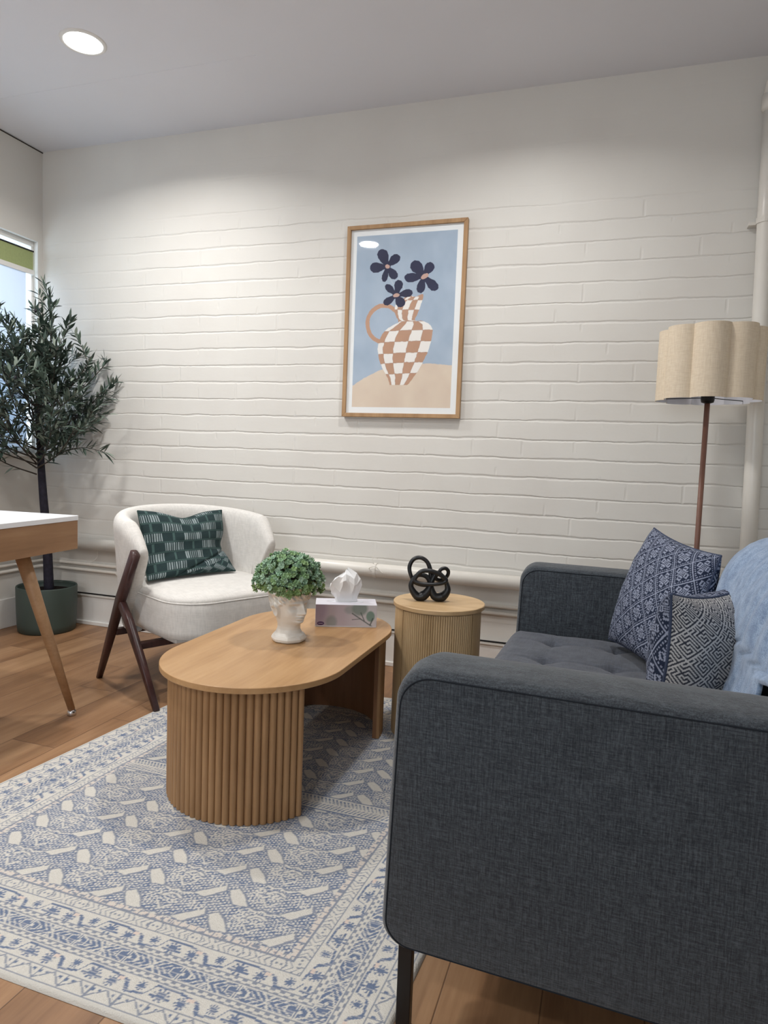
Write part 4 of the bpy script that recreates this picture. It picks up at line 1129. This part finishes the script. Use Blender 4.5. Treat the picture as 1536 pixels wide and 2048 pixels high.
# ------------------------------------------------------------------ olive tree in a green pot
def tree():
    px_, py_ = -2.925, 2.945
    t = thing('potted_olive_tree', 'faux olive tree with dark trunk in a green pot in the corner', 'potted tree', (px_, py_, 0))
    MB().lathe([(.138, 0), (.146, .005), (.150, .04), (.154, .14), (.156, .246), (.154, .251), (.149, .251), (.148, .240), (.147, .20)], (px_, py_, 0), 72).build('pot', M_POT, t, world=True, smooth=True)
    MB().lathe([(.1475, .20), (.1475, .215), (.12, .222), (.03, .23)], (px_, py_, 0), 48).build('soil', M_SOIL, t, world=True, smooth=True)
    tr = catmull([(px_+.015, py_, .21), (px_+.000, py_, .5), (px_-.03, py_, .80), (px_-.045, py_+.0, 1.0), (px_-.05, py_-.01, 1.2), (px_-.03, py_-.02, 1.45)], 6)
    MB().tube(tr, [.0265-.015*(i/(len(tr)-1)) for i in range(len(tr))], 14).build('trunk', M_TRUNK, t, world=True, smooth=True)
    rng = random.Random(11); cx_, cy_ = px_-.04, py_-.03
    xl, yb = XL+.012, WY-.012
    def clamp(p):
        e = np.interp(p.z, [.90, 1.0, 1.30, 1.47, 1.62, 1.75, 1.86], [.34, .52, .50, .37, .29, .19, .06])
        dx, dy = p.x-cx_, p.y-cy_; h = math.hypot(dx, dy)
        if h > e: dx, dy = dx*e/h, dy*e/h
        return Vector((max(cx_+dx, xl), min(cy_+dy, yb), p.z))
    br = MB(); V, F, C = [], [], []; olives = MB(); nol = 0
    c1, c2, c3 = rgb(52, 68, 60), rgb(84, 100, 88), rgb(118, 128, 116)
    def leaf(p, d, L, wd):
        up_ = Vector((rng.uniform(-.6, .6), rng.uniform(-.6, .6), 1)); s = d.cross(up_)
        if s.length < 1e-3: return
        s.normalize(); nn = s.cross(d).normalized(); o = len(V); droop = rng.uniform(-.12, .25)
        col = c1*(1-(q := rng.random()**1.4))+c2*q
        if rng.random() < .22: col = c3
        for f_, w_ in ((0, .12), (.25, .8), (.5, 1), (.75, .72), (1, .06)):
            c_ = p+d*(L*f_)-Vector((0, 0, 1))*(droop*L*f_*f_)
            for k in (-1, 0, 1):
                q3 = c_+s*(k*wd*w_)+nn*(.18*wd*abs(k)*w_); V.append((max(q3.x, xl), min(q3.y, yb), q3.z)); C.append(col)
        for m in range(4): F.extend([(o+3*m, o+3*m+1, o+3*m+4, o+3*m+3), (o+3*m+1, o+3*m+2, o+3*m+5, o+3*m+4)])
    def twig(pts, r0, r1, dens, l0=.064):
        P = catmull([clamp(Vector(p)) for p in pts], 6)
        br.tube([tuple(p) for p in P], [r0+(r1-r0)*i/(len(P)-1) for i in range(len(P))], 6)
        tot = sum((P[i+1]-P[i]).length for i in range(len(P)-1)); n = int(tot*dens)
        for k in range(n):
            f_ = (k+.5)/n
            if f_ < .22: continue
            x = f_*(len(P)-1); i = min(int(x), len(P)-2); p = P[i].lerp(P[i+1], x-i); tg = (P[i+1]-P[i]).normalized()
            for s in (0, 1):
                ph = rng.uniform(0, 2*PI) if k % 2 else rng.uniform(0, 2*PI)
                o_ = tg.orthogonal().normalized(); b_ = tg.cross(o_); rd_ = o_*math.cos(ph)+b_*math.sin(ph)
                leaf(p, (tg*rng.uniform(.55, 1.1)+rd_*.75).normalized(), l0*rng.uniform(.75, 1.25), .0064*rng.uniform(.8, 1.3))
        tg = (P[-1]-P[-2]).normalized(); leaf(P[-1], tg, l0*1.1, .006)
        return P
    cx_, cy_ = px_-.04, py_-.03
    # main limbs: (azimuth, base height, reach, top height)
    limbs = []
    for k in range(20):
        az = rng.uniform(0, 2*PI) if k > 8 else rng.uniform(-2.4, .5)
        hb = rng.uniform(.86, 1.22); hr = rng.uniform(.18, .44); ht = hb+rng.uniform(.22, .50)*(1.2-hr)
        limbs.append((az, hb, hr, ht))
    limbs += [(-.35, .90, .42, 1.12), (-.15, .95, .44, 1.24), (-.5, .98, .42, 1.30), (-.6, .92, .38, 1.10), (-1.3, .95, .36, 1.25), (-2.0, .95, .40, 1.35), (-2.4, .95, .40, 1.5), (-2.7, .9, .34, 1.25), (-1.8, .92, .44, 1.15), (-2.2, 1.0, .5, 1.55), (-1.5, 1.1, .42, 1.62)]
    for az, hb, hr, ht in limbs:
        dx, dy = math.cos(az), math.sin(az)
        hr = min(hr, .47-.42*max(0, ht-1.3))
        if hr > .34: ht = min(ht, hb+.26)
        if dy > .3: hr = min(hr, .15/dy)
        base = Vector((cx_, cy_, hb)); tip = Vector((cx_+dx*hr, cy_+dy*hr, ht))
        mid = base.lerp(tip, .5)+Vector((dx*.03, dy*.03, -.03))
        P = twig([base, mid, tip], .0042, .0016, 30)
        for q in range(5):
            i = rng.randint(int(len(P)*.35), len(P)-2); p = P[i]; a2 = az+rng.uniform(-1.4, 1.4); L = rng.uniform(.10, .21)
            e = p+Vector((math.cos(a2)*L*.7, math.sin(a2)*L*.7, L*rng.uniform(.2, .95)))
            twig([p, p.lerp(e, .5)+Vector((0, 0, .01)), e], .0022, .0009, 72, .058)
    # upright leaders
    for (dx, dy, ht) in ((.16, -.04, 1.80), (.10, -.06, 1.72), (.20, -.10, 1.62), (.05, -.12, 1.60), (-.02, -.16, 1.66), (-.08, -.22, 1.62), (.25, -.12, 1.52), (-.14, -.32, 1.60), (.02, -.34, 1.50), (.22, -.02, 1.66)):
        base = Vector((cx_+.01, cy_, 1.22)); tip = Vector((cx_+dx, cy_+dy, ht))
        P = twig([base, base.lerp(tip, .5)+Vector((dx*.15, 0, -.02)), tip], .0042, .0012, 50)
        for q in range(8):
            i = rng.randint(4, len(P)-2); p = P[i]; a2 = rng.uniform(0, 2*PI); L = rng.uniform(.08, .17)
            e = p+Vector((math.cos(a2)*L*.55, math.sin(a2)*L*.55, L*.85)); twig([p, p.lerp(e, .5), e], .002, .0008, 66, .056)
    # the low branch reaching right
    P = twig([(cx_+.01, cy_, .90), (cx_+.20, cy_-.02, .99), (cx_+.34, cy_-.03, 1.02), (cx_+.50, cy_-.05, 1.00)], .0035, .001, 52, .064)
    br.build('branches', M_TWIG, t, world=True, smooth=True)
    me = bpy.data.meshes.new('foliage'); me.from_pydata(V, [], F); me.shade_smooth()
    o = link('foliage', me, M_V_LEAF, t, world=True, label='narrow dark grey-green olive leaves'); colors(o, np.array(C))
    for k in range(16):
        v = V[rng.randint(0, len(V)-1)]; 
        s = MB().lathe([(.001, -.011), (.006, -.008), (.0085, 0), (.006, .008), (.001, .011)], (v[0], v[1]-.01, v[2]-.01), 12).build('olive', plain('olive_skin', srgb(30, 28, 34), .35, .5) if k == 0 else bpy.data.materials['olive_skin'], t, world=True, smooth=True)
tree()

# ------------------------------------------------------------------ floor lamp with scalloped shade
def lamp():
    lx, ly = .338, 2.80
    t = thing('floor_lamp', 'tall floor lamp with scalloped beige linen shade and thin brown pole behind the sofa', 'floor lamp', (lx, ly, 0))
    R, r = .119, .064; z0, z1 = 1.280, 1.540
    # union outline of eight overlapping circles
    ph0 = math.atan2(-2.8+0, -.338) ; out = []
    n = 320
    for k in range(n):
        a = 2*PI*k/n; best = 0
        for q in range(8):
            c = ph0+q*PI/4; d = a-c
            s2 = r*r-(R*math.sin(d))**2
            if s2 >= 0 and math.cos(d) > 0: best = max(best, R*math.cos(d)+math.sqrt(s2))
        out.append((a, best))
    V = []
    for z, off in ((z0, 0), (z1, 0), (z1, -.0022), (z0, -.0022)):
        for a, b in out: V.append((lx+(b+off)*math.cos(a), ly+(b+off)*math.sin(a), z))
    F = grid_faces(n, 4, 0, True)+[(3*n+k, 3*n+(k+1) % n, (k+1) % n, k) for k in range(n)]
    o = mesh('lamp_shade', V, F, M_SHADE, t, world=True, smooth=False); smooth_auto(o, 30)
    o.data.materials.append(M_SHADEIN)
    for p in o.data.polygons:
        if all(2*n <= vi < 4*n for vi in p.vertices): p.material_index = 1
    MB().lathe([(.0098, .03), (.0098, 1.30)], (lx, ly, 0), 20).build('pole', M_POLE, t, world=True, smooth=True)
    MB().lathe([(.008, 1.27), (.022, 1.275), (.024, 1.285), (.024, 1.34), (.02, 1.35)], (lx, ly, 0), 28).build('lamp_holder', M_METALB, t, world=True, smooth=True)
    MB().lathe([(.004, 1.35), (.018, 1.36), (.030, 1.395), (.030, 1.41), (.018, 1.44), (.003, 1.448)], (lx, ly, 0), 24).build('bulb', M_SHADEIN, t, world=True, smooth=True)
    sp = MB()
    for k in range(3):
        a = ph0+2*PI*k/3+.3; b = min(out, key=lambda q: abs((q[0]-a+PI) % (2*PI)-PI))[1]
        sp.tube([(lx, ly, z0+.012), (lx+(b-.002)*math.cos(a), ly+(b-.002)*math.sin(a), z0+.012)], .0016, 6)
    sp.build('spider', M_METALB, t, world=True)
    MB().lathe([(.14, 0), (.142, .004), (.142, .016), (.138, .02), (.012, .024), (.0085, .04)], (lx, ly, 0), 56).build('base', M_POLE, t, world=True, smooth=True)
lamp()

# ------------------------------------------------------------------ framed picture
def picture():
    x0, x1, z0, z1 = -1.262, -.672, 1.221, 2.131; yf = WY-.030; fwid = .0185
    t = thing('framed_picture', 'oak-framed print of navy flowers in a checked vase on the brick wall', 'picture', ((x0+x1)/2, WY-.002, z0))
    def bar(nm, pts):
        m = MB(); n = 4
        V = [(x, y, z) for y in (WY-.003, yf) for x, z in pts]
        m.add(V, [(0, 1, 2, 3), (7, 6, 5, 4)]+[(i, (i+1) % 4, 4+(i+1) % 4, 4+i) for i in range(4)])
        m.build(nm, M_FRAME, t, world=True, bevel=.0012)
    a, b = fwid, fwid
    bar('frame_side', [(x0, z0), (x0+a, z0+b), (x0+a, z1-b), (x0, z1)]); bar('frame_side', [(x1, z0), (x1, z1), (x1-a, z1-b), (x1-a, z0+b)])
    bar('frame_side', [(x0, z1), (x0+a, z1-b), (x1-a, z1-b), (x1, z1)]); bar('frame_side', [(x0, z0), (x1, z0), (x1-a, z0+b), (x0+a, z0+b)])
    # homography from picture-plane uv to drawing coordinates
    src = [(0, 1), (1, 1), (1, 0), (0, 0)]; dst = [(218, 168), (1342, 78), (1262, 1932), (180, 1908)]
    A = []; B_ = []
    for (u, v), (X, Y) in zip(src, dst):
        A.append([u, v, 1, 0, 0, 0, -u*X, -v*X]); B_.append(X); A.append([0, 0, 0, u, v, 1, -u*Y, -v*Y]); B_.append(Y)
    H = np.append(np.linalg.solve(np.array(A, float), np.array(B_, float)), 1).reshape(3, 3)
    st_ = .0015; nu = int((x1-x0-2*fwid)/st_); nv = int((z1-z0-2*fwid)/st_)
    U, V = np.meshgrid(np.linspace(fwid/(x1-x0), 1-fwid/(x1-x0), nu), np.linspace(fwid/(z1-z0), 1-fwid/(z1-z0), nv))
    w_ = H[2, 0]*U+H[2, 1]*V+1; X = (H[0, 0]*U+H[0, 1]*V+H[0, 2])/w_; Y = (H[1, 0]*U+H[1, 1]*V+H[1, 2])/w_
    X = X+5*(vnoise(X/22, Y/22, 1)-.5); Y = Y+5*(vnoise(X/22, Y/22, 2)-.5)
    def inside(pts):
        ins = np.zeros(X.shape, bool); n = len(pts)
        for i in range(n):
            (xa, ya), (xb, yb) = pts[i], pts[(i+1) % n]
            if ya == yb: continue
            ins ^= ((ya > Y) != (yb > Y)) & (X < (xb-xa)*(Y-ya)/(yb-ya)+xa)
        return ins
    def sm(P, n=6, closed=True): return [(p.x, p.y) for p in catmull([(a_, b_, 0) for a_, b_ in P], n, closed)]
    white = rgb(226, 230, 238); sky = rgb(168, 184, 201); sky2 = rgb(152, 170, 189); tbl = rgb(214, 200, 182); tbl2 = rgb(204, 186, 170); tan = rgb(184, 146, 122); cre = rgb(228, 226, 222); nav = rgb(32, 38, 68); line = rgb(150, 112, 92)
    C = np.broadcast_to(white, X.shape+(3,)).copy()
    art = (U*(x1-x0) > fwid+.030) & (U*(x1-x0) < (x1-x0)-fwid-.030) & (V*(z1-z0) > fwid+.030) & (V*(z1-z0) < (z1-z0)-fwid-.030)
    nz = np.clip(vnoise(X/130, Y/170, 4)*.7+vnoise(X/45, Y/60, 5)*.3, 0, 1)[..., None]
    bg = sky*(1-nz)+sky2*nz
    tb_ = inside(sm([(200, 1660), (285, 1620), (340, 1582), (450, 1520), (540, 1482), (700, 1450), (900, 1430), (1050, 1432), (1250, 1450)], 5, False)+[(1300, 2100), (100, 2100)])
    bg = np.where(tb_[..., None], tbl*(1-nz)+tbl2*nz, bg)
    C = np.where(art[..., None], bg, C)
    # handle
    e = np.hypot((X-555)/152, (Y-1062)/168); hd = (np.abs(e-1) < .115) & art & ~((X > 640) & (Y > 1050))
    C = np.where(hd[..., None], tan, C)
    L = [(782, 800), (730, 830), (668, 880), (655, 930), (668, 1000), (700, 1040), (640, 1075), (560, 1130), (520, 1200), (500, 1290), (515, 1390), (545, 1470), (590, 1550), (612, 1622)]
    Rr = [(775, 1625), (835, 1550), (905, 1440), (960, 1330), (988, 1240), (1008, 1130), (975, 1065), (910, 1035), (845, 1028), (870, 960), (900, 880), (918, 790), (850, 812)]
    vase = inside(sm(L, 5, False)+sm(Rr, 5, False)) & art
    rows = [780, 842, 932, 1038, 1136, 1238, 1342, 1432, 1532, 1640]
    yy = Y+18*np.sin((X-500)/250)*(Y > 1040)
    ri = np.digitize(yy, rows)
    lx_ = np.interp(Y, [p[1] for p in L], [p[0] for p in L]); rx_ = np.interp(Y, [p[1] for p in Rr][::-1], [p[0] for p in Rr][::-1])
    tt = (X-lx_)/np.maximum(rx_-lx_, 1); ci = np.digitize(tt, [.10, .30, .56, .80])
    odd = ((ri+ci) % 2 == 1)
    C = np.where(vase[..., None], np.where(odd[..., None], tan*(1-.1*nz), cre), C)
    near = np.zeros(X.shape, bool)
    for r_ in rows: near |= np.abs(yy-r_) < 3.5
    for c_ in (.10, .30, .56, .80): near |= np.abs(tt-c_)*np.maximum(rx_-lx_, 1) < 3
    C = np.where((vase & near)[..., None], C*.5+line*.5, C)
    # pale flower stems
    for (xa, ya, xb, yb) in ((690, 640, 780, 810), (915, 640, 915, 790), (600, 620, 640, 700)):
        q = np.clip(((X-xa)*(xb-xa)+(Y-ya)*(yb-ya))/((xb-xa)**2+(yb-ya)**2), 0, 1); m = np.hypot(X-xa-q*(xb-xa), Y-ya-q*(yb-ya)) < 4
        C = np.where((m & art & ~vase)[..., None], rgb(176, 190, 200), C)
    def petal(ax_, ay_, bx_, by_, wd):
        # tapered petal from centre a to tip b
        dx, dy = bx_-ax_, by_-ay_; L2 = dx*dx+dy*dy; q = ((X-ax_)*dx+(Y-ay_)*dy)/L2; pr = np.abs((X-ax_)*(-dy)+(Y-ay_)*dx)/math.sqrt(L2)
        w2_ = wd*np.interp(q, [0, .2, .6, .85, 1.0, 1.02], [.35, .5, 1, .92, .45, 0])
        return (q > 0) & (q < 1.02) & (pr < w2_)
    fl = np.zeros(X.shape, bool)
    for c_, tips in (((580, 532), [(522, 378, 52), (690, 430, 42), (425, 548, 50), (552, 672, 28), (665, 640, 40)]),
                     ((925, 622), [(820, 490, 56), (1000, 500, 46), (748, 640, 44), (882, 775, 40), (1045, 745, 46)]),
                     ((668, 798), [(698, 660, 40), (572, 705, 32), (818, 770, 36), (556, 878, 34), (728, 898, 46)])):
        for tx_, ty_, wd in tips: fl |= petal(c_[0], c_[1], tx_, ty_, wd)
        fl |= np.hypot(X-c_[0], Y-c_[1]) < 34
    C = np.where((fl & art)[..., None], nav*(1+.3*(nz-.5)), C)
    for cx_, cy_, rx, ry, an in ((584, 532, 22, 18, .3), (932, 622, 40, 20, -.5), (668, 798, 30, 18, -.2)):
        ca, sa = math.cos(an), math.sin(an); p = ((X-cx_)*ca+(Y-cy_)*sa)/rx; q = (-(X-cx_)*sa+(Y-cy_)*ca)/ry
        C = np.where((p*p+q*q < 1)[..., None], rgb(190, 158, 146), C)
    C = np.clip(C*1.12, 0, .9)
    P = np.stack([x0+U*(x1-x0), np.full_like(U, WY-.018), z0+V*(z1-z0)], -1)
    o = fast_grid('print', P, M_V_ART, t, world=True); o['label'] = 'print of navy flowers in a brown and white checked vase'; colors(o, C.reshape(-1, 3))
    MB().box(x0+.005, x1-.005, WY-.008, WY-.003, z0+.005, z1-.005).build('backing_board', M_WALNUT, t, world=True)
    m = MB(); m.add([(x0+fwid, WY-.020, z0+fwid), (x1-fwid, WY-.020, z0+fwid), (x1-fwid, WY-.020, z1-fwid), (x0+fwid, WY-.020, z1-fwid)], [(0, 1, 2, 3)])
    m.build('glass', M_GLASS, t, world=True)
picture()
